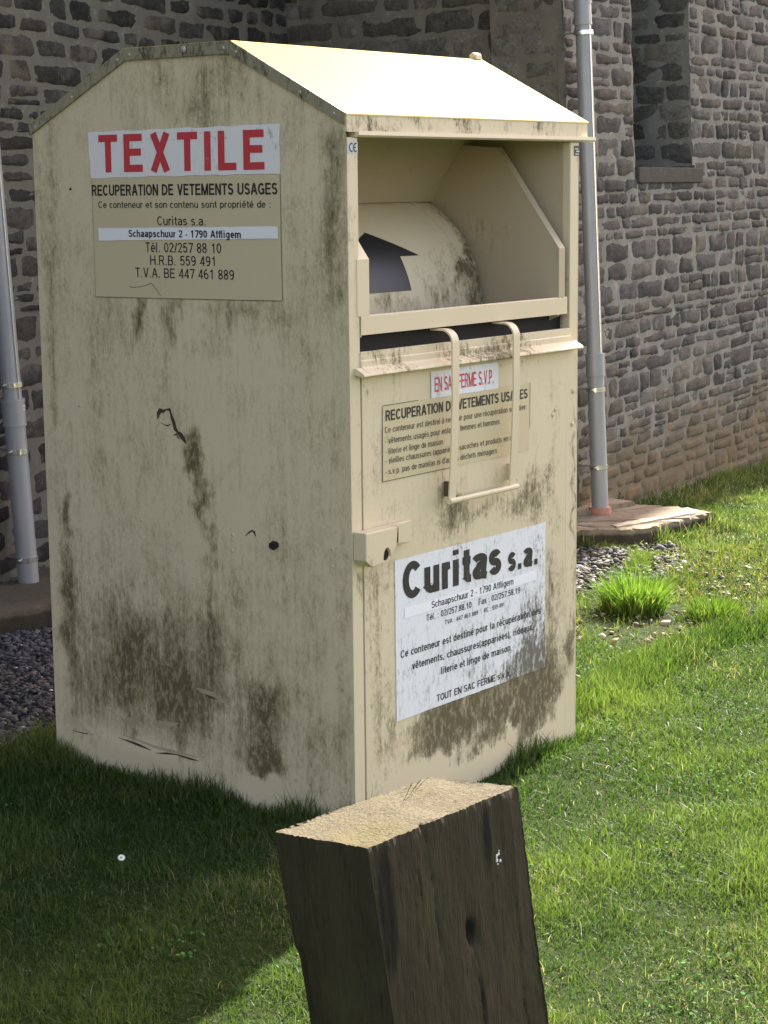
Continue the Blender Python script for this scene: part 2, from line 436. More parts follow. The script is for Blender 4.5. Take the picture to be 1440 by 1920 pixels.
    if ch == 'b': return [[(i, 0), (i, 1)], arc(.29, X / 2, .26 - i, X / 2 - i, -150, 150, 20)], .57
    if ch == 'c': return [arc(.265, X / 2, .265 - i, X / 2 - i, 45, 315, 20)], .52
    if ch == 'd': return [[(.54 - i, 0), (.54 - i, 1)], arc(.265, X / 2, .265 - i, X / 2 - i, 30, 330, 20)], .57
    if ch == 'f': return [[(.16, 0), (.16, .80)] + arc(.16 + .15, .80, .15, .2 - i, 180, 95, 6), [(.0, xt), (.31, xt)]], .31
    if ch == 'g': return [arc(.265, X / 2, .265 - i, X / 2 - i, 30, 330, 20), [(.54 - i, X), (.54 - i, -.02)] + arc(.28, -.02, .26 - i, .2 - i * .5, 0, -150, 10)], .57
    if ch == 'h': return [[(i, 0), (i, 1)], [(i, .45)] + arc(.27, X - .22, .27 - i, .22 - i, 175, 0, 10) + [(.53 - i * 1, 0)]], .56
    if ch == 'i': return [[(i, 0), (i, X)], [(i, .86), (i, 1)]], w + .09
    if ch == 'l': return [[(i, 0), (i, 1)]], w + .09
    if ch == 'm': return [[(i, 0), (i, X)], [(i, .45)] + arc(.24, X - .21, .23 - i, .21 - i, 175, 0, 10) + [(.46 - i, 0)], [(.46 - i, .45)] + arc(.635 - i * .6, X - .21, .215 - i * .4, .21 - i, 175, 0, 10) + [(.85 - i, 0)]], .88
    if ch == 'n': return [[(i, 0), (i, X)], [(i, .45)] + arc(.27, X - .22, .27 - i, .22 - i, 175, 0, 10) + [(.54 - i, 0)]], .57
    if ch == 'o': return [O_(.55, 0, X)], .57
    if ch == 'p': return [[(i, D), (i, X)], arc(.29, X / 2, .26 - i, X / 2 - i, -150, 150, 20)], .57
    if ch == 'r': return [[(i, 0), (i, X)], [(i, .42)] + arc(.32, X - .25, .32 - i, .25 - i, 175, 95, 8)], .35
    if ch == 's': return [S_(.48, X)], .51
    if ch == 't': return [[(.15, .92), (.15, .18)] + arc(.15 + .14, .18, .14, .18 - i, 180, 280, 6), [(.0, xt), (.30, xt)]], .32
    if ch == 'u': return [[(i, X), (i, .24)] + arc(.26, .24, .26 - i, .24 - i, 180, 355, 10), [(.53 - i, 0), (.53 - i, X)]], .57
    if ch == 'v': return [[(i, X), (.25, 0)], [(.50 - i, X), (.25, 0)]], .50
    if ch == 'x': return [[(i, 0), (.48 - i, X)], [(i, X), (.48 - i, 0)]], .49
    raise ValueError(ch)

def stroke_poly(pts, w):
    """left/right offset of a centre line, flat ends, limited mitres"""
    P = [np.array(p, float) for p in pts]
    n = len(P); L = []; Rr = []
    for k in range(n):
        if k == 0: d = P[1] - P[0]; d /= np.linalg.norm(d) + 1e-9; nn = np.array([-d[1], d[0]]); s = 1
        elif k == n - 1: d = P[-1] - P[-2]; d /= np.linalg.norm(d) + 1e-9; nn = np.array([-d[1], d[0]]); s = 1
        else:
            d0 = P[k] - P[k - 1]; d0 /= np.linalg.norm(d0) + 1e-9
            d1 = P[k + 1] - P[k]; d1 /= np.linalg.norm(d1) + 1e-9
            n0 = np.array([-d0[1], d0[0]]); n1 = np.array([-d1[1], d1[0]])
            nn = n0 + n1; l = np.linalg.norm(nn)
            if l < .2: nn = n0; s = 1
            else:
                nn /= l; s = min(1.6, 1 / max(.3, nn @ n0))
        L.append(P[k] + nn * w / 2 * s); Rr.append(P[k] - nn * w / 2 * s)
    return L, Rr

def letter(mb, text, place, h0, h1, base, cap, mat, weight=.13, track=.07, depth0=0.0):
    """writes text between the running coordinates h0..h1 on baseline `base`; place(h, z, layer) -> 3-D point"""
    items = []; x = 0.0
    for ch in text:
        st, adv = glyph(ch, weight)
        items.append((x, st)); x += adv + track
    total = x - track
    sc = (h1 - h0) / total
    cnt = 0
    for x0, st in items:
        for s in st:
            L, Rr = stroke_poly([(p[0] * abs(sc) , p[1] * cap) for p in s], 1.0) if False else stroke_poly(s, weight)
            n = len(L); lay = depth0 + (cnt % 4) * 0.00012; cnt += 1
            v = [place(h0 + (x0 + p[0]) * sc, base + p[1] * cap, lay) for p in L] + [place(h0 + (x0 + p[0]) * sc, base + p[1] * cap, lay) for p in Rr]
            mb.add(v, [(k, k + 1, n + k + 1, n + k) for k in range(n - 1)], mat)

# ================================================================== the stone building
def wall_frame(O, deg, batter):
    a = R_(deg)
    d = np.array([math.cos(a), math.sin(a), 0.0])
    n_out = np.array([math.sin(a), -math.cos(a), 0.0])       # to the right of travel
    upv = np.array([0, 0, 1.0]) - n_out * math.tan(R_(batter))
    O = np.array(O, float)
    def P(s, z, out=0.0):
        s = np.asarray(s, float); z = np.asarray(z, float); out = np.asarray(out, float)
        return O + s[..., None] * d + z[..., None] * upv + out[..., None] * n_out
    return P, d, n_out, upv

def stone_material(name, stain=None, dark=1.0):
    t = NT(name); co = t.coord()
    at = t.n("ShaderNodeAttribute"); at.attribute_name = "tint"
    n1 = t.noise(co, (14, 14, 20), 6, .65); n2 = t.noise(co, (60, 60, 70), 4, .7, loc=(4, 2, 1)); n3 = t.noise(co, (1.4, 1.4, 1.4), 3, .5)
    f = t.math('ADD', t.math('MULTIPLY', n1, .9), t.math('MULTIPLY', n2, .7))
    c = t.mul(at.outputs["Color"], t.gray(t.math('MULTIPLY_ADD', t.math('SUBTRACT', f, .8), 2.1, 1.0 * dark)))
    lich = t.ss(n2, .62, .74)
    c = t.mix(t.math('MULTIPLY', lich, .5), c, (.30, .285, .25))
    pt = t.ss(t.noise(co, (5, 5, 5), 5, .65, loc=(6, 6, 2)), .52, .66)
    c = t.mix(t.math('MULTIPLY', pt, .35), c, (.20, .165, .125))
    if stain: c = stain(t, co, c)
    t.base(c); t.rough(.92); t.b.inputs["Specular IOR Level"].default_value = .2
    t.bump(t.math('ADD', t.math('MULTIPLY', n1, .8), t.math('MULTIPLY', n2, .5)), .6, .008)
    return t.mat

def mortar_material(name, col, stain=None):
    t = NT(name); co = t.coord()
    n1 = t.noise(co, (9, 9, 9), 6, .65); n2 = t.noise(co, (120, 120, 120), 3, .7)
    c = t.mix(n1, tuple(x * .72 for x in col), tuple(x * 1.25 for x in col))
    c = t.mix(t.math('MULTIPLY', t.ss(n2, .55, .75), .4), c, tuple(x * .55 for x in col))
    n4 = t.noise(co, (26, 26, 26), 4, .7, loc=(8, 3, 2))
    c = t.mix(t.math('MULTIPLY', t.ss(n4, .56, .70), .55), c, tuple(min(.6, x * 1.9) for x in col))
    if stain: c = stain(t, co, c)
    t.base(c); t.rough(.95); t.b.inputs["Specular IOR Level"].default_value = .15
    t.bump(t.math('ADD', n1, n2), .5, .006)
    return t.mat

def earth_stain(t, co, c):
    sep = t.n("ShaderNodeSeparateXYZ"); t.put(sep.inputs[0], co)
    nz = t.noise(co, (3.2, 3.2, 3.2), 5, .6, loc=(5, 5, 5))
    z = t.math('MULTIPLY_ADD', t.math('SUBTRACT', nz, .5), -.9, sep.outputs[2])
    f = t.ss(z, .62, .12)
    c = t.mix(t.math('MULTIPLY', f, .72), c, (.150, .112, .058))
    g = t.ss(t.noise(co, (6, 6, 6), 5, .7, loc=(2, 9, 1)), .58, .70)
    return t.mix(t.math('MULTIPLY', t.math('MULTIPLY', g, t.ss(z, .75, .25)), .5), c, (.30, .19, .05))

def damp_stain(t, co, c):
    f = t.ss(t.noise(co, (1.5, 1.5, .7), 5, .6, loc=(1, 3, 8)), .44, .72)
    return t.mix(t.math('MULTIPLY', f, .45), c, (.075, .068, .048))

M['mortar_pale'] = mortar_material("mortar_pale", (.215, .208, .182), earth_stain)
M['mortar_grey'] = mortar_material("mortar_grey", (.140, .130, .109))
M['mortar_damp'] = mortar_material("mortar_damp", (.175, .162, .132), damp_stain)
M['stone_pale'] = stone_material("stone_pale", earth_stain)
M['stone_grey'] = stone_material("stone_grey")
M['stone_damp'] = stone_material("stone_damp", damp_stain)
M['stone_plain'] = mortar_material("stone_plain", (.10, .094, .080))
t = NT("upper_rubble"); co = t.coord()
bt = t.n("ShaderNodeTexBrick"); bt.inputs["Scale"].default_value = 1.0
mp = t.n("ShaderNodeMapping"); t.put(mp.inputs[0], co); mp.inputs["Rotation"].default_value = (R_(90), 0, 0)
t.put(bt.inputs["Vector"], mp.outputs[0]); bt.inputs["Brick Width"].default_value = .34; bt.inputs["Row Height"].default_value = .09; bt.inputs["Mortar Size"].default_value = .012
bt.inputs["Color1"].default_value = (.10, .09, .075, 1); bt.inputs["Color2"].default_value = (.07, .065, .055, 1); bt.inputs["Mortar"].default_value = (.2, .19, .16, 1)
t.base(bt.outputs[0]); t.rough(.95); M['upper'] = t.mat

def build_wall(parent, frame, L, ztop, ext, holes, hr, lr, joint, stone_mat, mortar_mat, pal, seed, s_lo=0.0, z_lo=-.15, relief=1.0, split=.12, label=None):
    """a rubble wall: mortar sheet, every stone modelled on it, plain masonry above"""
    P, d, n_out, upv = frame
    g = np.random.default_rng(seed)
    V = []; F = []; MI = []; C = []
    nv = 0
    def add(v, f, mi, col):
        nonlocal nv
        V.append(v); F.append(f + nv); MI.append(np.full(len(f), mi)); C.append(np.broadcast_to(np.asarray(col, float), (len(v), 3)) if np.ndim(col) == 1 else col); nv += len(v)
    # mortar sheet(s), cut round the holes
    ss = sorted({s_lo, L} | {h for q in holes for h in q[:2]}); zz = sorted({z_lo, ztop} | {h for q in holes for h in q[2:]})
    fld = Field(seed + 1, 22.0)
    for a0, a1 in zip(ss[:-1], ss[1:]):
        for b0, b1 in zip(zz[:-1], zz[1:]):
            if any(q[0] <= (a0 + a1) / 2 <= q[1] and q[2] <= (b0 + b1) / 2 <= q[3] for q in holes): continue
            na = max(1, int((a1 - a0) / .035)); nb = max(1, int((b1 - b0) / .035))
            S, Z = np.meshgrid(np.linspace(a0, a1, na + 1), np.linspace(b0, b1, nb + 1), indexing='ij')
            o = fld(S, Z) * .0030
            v = P(S, Z, o).reshape(-1, 3)
            ii, jj = np.meshgrid(np.arange(na), np.arange(nb), indexing='ij')
            k = (ii * (nb + 1) + jj).ravel()
            add(v, np.stack([k, k + nb + 1, k + nb + 2, k + 1], 1), 1, (1, 1, 1))
    # stones
    nx, nz = 8, 5
    A, B = np.meshgrid(np.linspace(-1, 1, nx + 1), np.linspace(-1, 1, nz + 1), indexing='ij')
    ii, jj = np.meshgrid(np.arange(nx), np.arange(nz), indexing='ij')
    k = (ii * (nz + 1) + jj).ravel(); SF = np.stack([k, k + nz + 1, k + nz + 2, k + 1], 1)
    rim = np.maximum(np.abs(A), np.abs(B))
    wob = Field(seed + 2, 2.2, octaves=2)
    def stone(s0, s1, z0, z1):
        hw, hh = (s1 - s0) / 2, (z1 - z0) / 2
        if hw < .012 or hh < .008: return
        q = g.normal(0, 1, (2, 2, 2))
        al, bl = (A + 1) / 2, (B + 1) / 2
        dx = sum(q[0, i, j] * (al if i else 1 - al) * (bl if j else 1 - bl) for i in (0, 1) for j in (0, 1))
        dz = sum(q[1, i, j] * (al if i else 1 - al) * (bl if j else 1 - bl) for i in (0, 1) for j in (0, 1))
        kk = g.uniform(.0, .055)
        sx = A * hw * (1 - kk * B ** 4 * np.abs(A)) + dx * min(.010, hw * .10) + g.normal(0, 1, A.shape) * .0034
        sz = B * hh * (1 - kk * 1.4 * A ** 4 * np.abs(B)) + dz * min(.006, hh * .16) + g.normal(0, 1, A.shape) * .0028
        S = (s0 + s1) / 2 + sx; Z = (z0 + z1) / 2 + sz
        Z = Z + wob(S * .8, Z * .3) * .006
        h = g.uniform(.003, .010) * relief
        out = h * (1 - rim ** 5) + g.normal(0, .0016, A.shape) * relief + dx * .0012
        out = np.where(rim > .99, -.004, out + .0015)
        col = np.array(pal[g.integers(len(pal))]) * g.uniform(.62, 1.38)
        add(P(S, Z, out).reshape(-1, 3), SF, 0, col)
    z = z_lo
    while z < ztop - .03:
        h = g.uniform(*hr)
        if g.random() < .12: h *= .55
        h = min(h, ztop - z)
        zc = z + h / 2
        iv = [(s_lo, L)]
        for q in holes:
            if q[2] < zc < q[3]:
                niv = []
                for a0, a1 in iv:
                    if q[0] > a0: niv.append((a0, min(a1, q[0])))
                    if q[1] < a1: niv.append((max(a0, q[1]), a1))
                iv = [x for x in niv if x[1] - x[0] > .02]
        for a0, a1 in iv:
            s = a0 - (g.uniform(0, .12) if a0 == s_lo else 0)
            s = max(s, a0)
            while s < a1 - .02:
                l = g.uniform(*lr) * (1.3 if g.random() < .15 else 1) * (.6 if g.random() < .2 else 1)
                e = min(s + l, a1)
                if a1 - e < .12: e = a1
                jt = joint * g.uniform(.6, 1.3) / 2; jz = joint * g.uniform(.6, 1.2) / 2
                if g.random() < split and h > hr[0] * 1.3:
                    zm = z + h * g.uniform(.38, .62)
                    stone(s + jt, e - jt, z + jz, zm - joint * .35); stone(s + jt, e - jt, zm + joint * .35, z + h - jz)
                else:
                    stone(s + jt, e - jt, z + jz * g.uniform(.7, 1.6), z + h - jz * g.uniform(.7, 1.6))
                s = e
        z += h
    # plain masonry up to the eaves and sideways out of view
    for (a0, a1, b0, b1) in ext:
        v = P(np.array([a0, a1, a1, a0]), np.array([b0, b0, b1, b1]), np.zeros(4))
        add(v, np.array([[0, 1, 2, 3]]), 2, (1, 1, 1))
    o = np_mesh("wall", np.concatenate(V), [np.concatenate(F)], [stone_mat, mortar_mat, M['upper']], parent, np.concatenate(C), True, np.concatenate(MI))
    if label: o["label"] = label
    return o

building = thing("stone_building", "dark rubble stone building with pale mortar joints behind the cream container", "building", (4.494, 2.104, 0))
bpar = building
def to_local(o):        # meshes are made in world coordinates; keep them there under the Empty
    o.matrix_parent_inverse = Matrix.Translation(building.location).inverted(); return o

WH = 14.0
RW = wall_frame((4.494, 2.104, 0), 9.0, 2.5)
LWdeg = 16.0
ld = np.array([math.cos(R_(LWdeg)), math.sin(R_(LWdeg)), 0])
LWO = np.array([1.512, 3.107, 0]) + np.array([-ld[1], ld[0], 0]) * .10 - ld * 1.2
LW = wall_frame(LWO, LWdeg, 1.1)
L_left = 4.40
I0 = LWO + ld * L_left
retv = np.array([4.494, 2.104, 0]) - I0
L_ret = float(np.linalg.norm(retv)); ret_deg = math.degrees(math.atan2(retv[1], retv[0]))
_tw = wall_frame(I0, ret_deg, 0.0)
TW_up = np.array(RW[3])
def _twp(s_, z_, out_=0.0):
    s_ = np.asarray(s_, float); z_ = np.asarray(z_, float); out_ = np.asarray(out_, float)
    return I0 + s_[..., None] * _tw[1] + z_[..., None] * TW_up + out_[..., None] * _tw[2]
TW = (_twp, _tw[1], _tw[2], TW_up)

pal_r = [(.080, .078, .073), (.066, .065, .062), (.088, .084, .077), (.060, .060, .060), (.092, .084, .070), (.072, .069, .065)]
pal_l = [(.039, .037, .033), (.047, .043, .037), (.032, .031, .029), (.052, .046, .039), (.036, .034, .033)]
pal_t = [(.098, .092, .078), (.112, .104, .086), (.086, .081, .070)]
hole = (.93, 1.84, 1.880, 4.0)
to_local(build_wall(bpar, RW, 7.5, 4.0, [(0, 22, 4.0, WH), (7.5, 22, -2.0, 4.0)], [hole], (.055, .122), (.13, .42), .0075, M['stone_pale'], M['mortar_pale'], pal_r, 21, z_lo=-.60, label="right hand wall of mid grey rubble with a window recess"))
to_local(build_wall(bpar, LW, L_left, 4.0, [(-9, L_left, 4.0, WH), (-9, -2.2, -.15, 4.0), (L_left, L_left + 1.0, -.15, WH)], [], (.066, .140), (.18, .46), .019, M['stone_grey'], M['mortar_grey'], pal_l, 33, s_lo=-2.2, label="left wall of dark rubble with wide mortar joints"))
to_local(build_wall(bpar, TW, L_ret, 4.0, [(0, L_ret, 4.0, WH), (-1.0, 0, -.15, WH)], [], (.085, .15), (.22, .50), .016, M['stone_damp'], M['mortar_damp'], pal_t, 45, relief=.9, split=.08, label="short return wall of large damp blocks"))

_O2 = I0 + _tw[1] * (L_ret - .42) + _tw[2] * .055
def _pier(s_, z_, out_=0.0):
    s_ = np.asarray(s_, float); z_ = np.asarray(z_, float); out_ = np.asarray(out_, float)
    return _O2 + s_[..., None] * _tw[1] + z_[..., None] * TW_up + out_[..., None] * _tw[2]
pier = build_wall(bpar, (_pier, _tw[1], _tw[2], TW_up), .42, 4.0, [(0, .42, 4.0, WH)], [], (.10, .125), (.16, .40), .009, M['stone_damp'], M['mortar_damp'], [(.120, .112, .096), (.135, .126, .106), (.108, .100, .088)], 58, relief=.5, split=0.0, label="pier of squared blocks at the end of the return wall")
pier.name = "pier"; to_local(pier)
_q = lambda s_, z_, o_: tuple(_pier(np.array(s_), np.array(z_), np.array(o_)))
for s_ in (0.0, .42):
    o = MB().add([_q(s_, -.2, -.06), _q(s_, -.2, .004), _q(s_, WH, .004), _q(s_, WH, -.06)], [(0, 1, 2, 3)]).build("pier_side", M['stone_plain'], bpar); to_local(o)
# window recess in the right wall
M['sill_stone'] = mortar_material("sill_stone", (.070, .067, .058))
P, d, n_out, upv = RW
def recess_part(name, s0, s1, z0, z1, o0, o1, mats, label=None):
    mb = MB()
    v = [P(np.array(s), np.array(z), np.array(o)) for (s, z, o) in [(s0, z0, o0), (s1, z0, o0), (s1, z0, o1), (s0, z0, o1), (s0, z1, o0), (s1, z1, o0), (s1, z1, o1), (s0, z1, o1)]]
    mb.add(v, [(0, 3, 2, 1), (4, 5, 6, 7), (0, 1, 5, 4), (1, 2, 6, 5), (2, 3, 7, 6), (3, 0, 4, 7)])
    o = mb.build(name, mats, bpar, bevel=.006)
    if label: o["label"] = label
    return to_local(o)
# right jamb: dressed blocks, turned towards the camera
jf_d = n_out * -1
jP, jd, jn, jup = wall_frame(P(np.array(hole[1]), np.array(0.0), np.array(-.52)), 9.0 - 90.0, 0.0)
def jframe():
    O = P(np.array(hole[1]), np.array(0.0), np.array(-.52))
    dd = n_out; nn = -d
    def Q(s, z, out=0.0):
        s = np.asarray(s, float); z = np.asarray(z, float); out = np.asarray(out, float)
        return O + s[..., None] * dd + z[..., None] * upv + out[..., None] * nn
    return Q, dd, nn, upv
pal_j = [(.105, .100, .088), (.120, .113, .098), (.092, .088, .078)]
jw = build_wall(bpar, jframe(), .522, 4.0, [], [], (.10, .13), (.20, .34), .010, M['stone_grey'], M['mortar_pale'], pal_j, 52, z_lo=1.80, relief=.35, split=0.0)
jw.name = "jamb_and_leak_block"; to_local(jw)
recess_part("jamb_and_leak_block", hole[1] + .008, hole[1] + .09, 1.80, 4.0, -.52, -.012, M['stone_grey'])  # unseen block added behind the jamb to stop a light leak
recess_part("jamb_and_leak_block", hole[0] - .04, hole[0] - .004, 1.80, 4.0, -.52, -.012, M['stone_grey'])
recess_part("window_sill", hole[0] + .005, hole[1] + .13, 1.880 - .075, 1.880 + .012, -.50, .022, M['sill_stone'], "grey stone sill below the window recess")
recess_part("window_lintel", hole[0] - .1, hole[1] + .1, 4.0, 4.25, -.5, .02, M['mortar_grey'])
win = recess_part("window", hole[0], hole[1], 1.897, 4.0, -.56, -.525, M['dark'])

# downpipes
def zinc():
    t = NT("zinc_pipe"); co = t.coord()
    n = t.noise(co, (10, 10, 3), 6, .6); n2 = t.noise(co, (60, 60, 12), 4, .7)
    c = t.mix(n, (.24, .248, .262), (.38, .386, .396))
    c = t.mix(t.math('MULTIPLY', t.ss(n2, .6, .8), .5), c, (.16, .165, .17))
    t.base(c); t.rough(t.math('MULTIPLY_ADD', n2, .2, .38)); t.b.inputs["Metallic"].default_value = .25
    return t.mat
M['zinc'] = zinc()
M['clamp'] = simple("clamp_steel", (.66, .67, .68), .25, .9, nscale=60)
M['socket'] = simple("terracotta_socket", (.42, .20, .14), .7)

def downpipe(label, frame, s, out, z_base, joints, clamps, ztop=8.6, r=.044, collar=False, sticker=None, lean=0.0):
    P_, d_, n_, u_ = frame
    at = lambda z, o=0.0: tuple(P_(np.array(s - lean * z), np.array(z), np.array(out + o)))
    root = thing("downpipe", label, "downpipe", at(z_base), "downpipes on the stone building")
    loc = Matrix.Translation(root.location).inverted()
    def fin(o): o.matrix_parent_inverse = loc; return o
    mb = MB()
    zs = [z_base] + joints + [ztop]
    for k in range(len(zs) - 1):       # each length slips into the socket of the one below
        rr = r if k == 0 else r - .004
        top = zs[k + 1]
        if k < len(zs) - 2:
            mb.tube([at(zs[k]), at(top - .11), at(top - .105), at(top)], [rr, rr, rr + .005, rr + .005], 24)
            mb.tube([at(top - .008), at(top + .006)], rr + .0075, 24)
            mb.tube([at(top - .112), at(top - .102)], rr + .0065, 24)
        else:
            mb.tube([at(zs[k] - .02), at(top)], rr, 24)
    fin(mb.build("pipe", M['zinc'], root, smooth=True))
    sm = MB()
    sgn = np.array(n_) * (r + .001)
    sm.tube([tuple(np.array(at(zs[1] + .01)) + n_ * (r - .003) - d_ * .012), tuple(np.array(at(ztop)) + n_ * (r - .003) - d_ * .012)], .0022, 6)
    fin(sm.build("seam", M['clamp'], root, smooth=True))
    for z in clamps:
        cb = MB()
        cb.tube([at(z - .011), at(z + .011)], r + .006, 24)
        a = np.array(at(z)) - n_ * r; b = np.array(at(z)) - n_ * (out + .01)
        cb.tube([tuple(a), tuple(b)], .006, 8)
        e = np.array(at(z)) + d_ * (r + .004); cb.tube([tuple(e), tuple(e + d_ * .022)], .007, 8)
        e = np.array(at(z)) - d_ * (r + .004); cb.tube([tuple(e), tuple(e - d_ * .018)], .006, 8)
        fin(cb.build("clamp", M['clamp'], root, smooth=True))
    if collar:
        cb = MB(); cb.tube([at(z_base - .10), at(z_base - .02), at(z_base - .02), at(z_base + .012)], [r + .006, r + .006, r + .014, r + .014], 24)
        fin(cb.build("socket", M['socket'], root, smooth=True))
    if sticker:
        cb = MB(); a0, zc, sw, sh = sticker
        pts = []
        for j in (-1, 1):
            for i in range(7):
                an = a0 + (i / 6 - .5) * sw / r
                pts.append(np.array(at(zc + j * sh / 2)) + (np.array(n_) * math.cos(an) + np.array(d_) * math.sin(an)) * (r + .0062))
        cb.add(pts, [(i, i + 1, i + 8, i + 7) for i in range(6)], 0)
        for q in (1, 3, 5):
            p2 = []
            for j in (-1, 1):
                for i in (0, 1):
                    an = a0 + ((q + i * .7) / 6.6 - .5) * sw / r
                    p2.append(np.array(at(zc + j * sh * .28)) + (np.array(n_) * math.cos(an) + np.array(d_) * math.sin(an)) * (r + .0070))
            cb.add(p2, [(0, 1, 3, 2)], 1)
        fin(cb.build("sticker", [M['pale'], M['dark']], root))
    return root

downpipe("grey zinc downpipe at the corner of the building, standing on the stone slab", RW, .012, .115, .108, [.924, 2.71], [.335, .743, 2.56], collar=True, lean=.008)
downpipe("grey zinc downpipe on the dark left wall, white sticker at its socket", LW, 1.245, .10, .080, [.90], [.193, .677, .97], ztop=8.6, r=.046, sticker=(.25, .868, .036, .022), lean=.052)

# ================================================================== ground
def lawn_h(x, y):
    x = np.asarray(x, float)
    fall = np.clip(x - 5.0, 0, None); fall = np.where(fall < .6, fall ** 2 / 1.2, fall - .3)
    return LF(x, y) * .006 + LF2(x, y) * .004 - .040 * np.clip(fall, 0, 9)
LF = Field(3, 3.0, octaves=2); LF2 = Field(5, 11.0, octaves=2)
t = NT("soil"); co = t.coord()
n1 = t.noise(co, (3, 3, 3), 6, .6); n2 = t.noise(co, (40, 40, 40), 5, .7); n3 = t.noise(co, (.6, .6, .6), 3, .5)
c = t.mix(n2, (.014, .024, .006), (.034, .050, .012)); c = t.mix(t.math('MULTIPLY', t.ss(n1, .55, .78), .4), c, (.075, .062, .034))
t.base(c); t.rough(.95); t.b.inputs["Specular IOR Level"].default_value = .1
t.bump(t.math('ADD', n1, n2), .7, .02)
M['soil'] = t.mat
gx = np.concatenate([np.linspace(-120, -6, 20), np.linspace(-5.8, 12, 180), np.linspace(12.5, 120, 20)])
gy = np.concatenate([np.linspace(-120, -6, 20), np.linspace(-5.8, 6, 120), np.linspace(6.5, 120, 20)])
GX, GY = np.meshgrid(gx, gy, indexing='ij')
GZ = lawn_h(GX, GY)
ni, nj = len(gx), len(gy)
ii, jj = np.meshgrid(np.arange(ni - 1), np.arange(nj - 1), indexing='ij'); k = (ii * nj + jj).ravel()
ground = np_mesh("ground", np.stack([GX.ravel(), GY.ravel(), GZ.ravel()], 1), [np.stack([k, k + nj, k + nj + 1, k + 1], 1)], M['soil'])
tag(ground, kind="structure")

# concrete apron along the left wall and the slab under the corner pipe
def slab_mat(name, c0, c1, moss=.5):
    t = NT(name); co = t.coord()
    n1 = t.noise(co, (5, 5, 5), 6, .65); n2 = t.noise(co, (50, 50, 50), 5, .7); n3 = t.noise(co, (14, 14, 14), 5, .6, loc=(3, 3, 9))
    c = t.mix(n1, c0, c1); c = t.mix(t.math('MULTIPLY', t.ss(n2, .5, .7), .35), c, tuple(x * .45 for x in c0))
    c = t.mix(t.math('MULTIPLY', t.ss(n3, .55, .68), moss), c, (.12, .105, .03))
    sp_ = t.n("ShaderNodeSeparateXYZ"); t.put(sp_.inputs[0], co)      # darker brown below the top edge
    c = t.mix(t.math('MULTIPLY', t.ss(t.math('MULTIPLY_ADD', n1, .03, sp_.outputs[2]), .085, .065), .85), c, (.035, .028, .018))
    t.base(c); t.rough(.93); t.b.inputs["Specular IOR Level"].default_value = .2; t.bump(t.math('ADD', n1, n2), .7, .012)
    return t.mat
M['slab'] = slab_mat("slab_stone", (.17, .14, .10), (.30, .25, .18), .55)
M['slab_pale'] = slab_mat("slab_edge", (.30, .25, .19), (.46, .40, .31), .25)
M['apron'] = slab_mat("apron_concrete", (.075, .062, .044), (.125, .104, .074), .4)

def rough_slab(mb, poly, z0, z1, mat=0, seg=.05, seed=1, amp=.012):
    """a slab of broken outline: poly in plan, noisy edge and uneven top"""
    g = random.Random(seed)
    pts = []
    for a, b in zip(poly, poly[1:] + poly[:1]):
        n = max(1, int(math.dist(a, b) / seg))
        for k in range(n):
            f = k / n
            pts.append((a[0] + (b[0] - a[0]) * f + g.gauss(0, amp * .6), a[1] + (b[1] - a[1]) * f + g.gauss(0, amp * .6)))
    n = len(pts)
    cx = sum(p[0] for p in pts) / n; cy = sum(p[1] for p in pts) / n
    v = []
    for rz, sh in ((z0, 1.0), ((z0 + z1) / 2, 1.0), (z1 - .012, 1.0), (z1, .985), (z1 + .002, .6)):
        for p in pts:
            o = g.gauss(0, amp * .35) if rz > z0 else 0
            v.append((cx + (p[0] - cx) * sh + g.gauss(0, amp * .25), cy + (p[1] - cy) * sh + g.gauss(0, amp * .25), rz + o * .4))
    v.append((cx, cy, z1 + .003))
    f = []
    for r in range(4):
        for k in range(n):
            f.append((r * n + k, r * n + (k + 1) % n, (r + 1) * n + (k + 1) % n, (r + 1) * n + k))
    for k in range(n):
        f.append((4 * n + k, 4 * n + (k + 1) % n, 5 * n))
    mb.add(v, f, mat)

mb = MB()
rough_slab(mb, [(3.30, 2.02), (4.04, 1.80), (4.27, 1.575), (4.90, 1.54), (4.96, 1.70), (4.88, 2.25), (3.4, 2.6)], -.05, .085, 0, .035, 4, .020)
rough_slab(mb, [(3.5, 2.30), (4.22, 2.06), (4.86, 1.98), (4.86, 2.24), (3.6, 2.5)], .07, .112, 0, .05, 6)
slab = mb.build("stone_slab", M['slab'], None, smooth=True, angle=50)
tag(slab, "flat worn stone slab with a mossy edge under the corner downpipe", "slab")
mb = MB()
for k, (x0, x1) in enumerate([(0, 1)]):
    rough_slab(mb, [(4.19, 1.69), (4.80, 1.575), (4.83, 1.62), (4.22, 1.755)], .080, .0945, 0, .06, 9, .008)
edge = mb.build("edging", M['slab_pale'], slab, smooth=True, angle=50)
edge["label"] = "pale straight stone strip catching the sun"
mb = MB()
rough_slab(mb, [(-2.2, 3.23), (.4, 2.84), (1.2, 2.70), (2.9, 2.36), (3.2, 2.9), (3.2, 3.7), (1.7, 3.42), (-2.2, 2.45 + .0)][:7] + [(-2.2, 3.6)], -.05, .085, 0, .06, 12, .014)
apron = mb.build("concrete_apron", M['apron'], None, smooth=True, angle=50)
tag(apron, "brown concrete apron with a raised edge beneath the left downpipe", "apron")

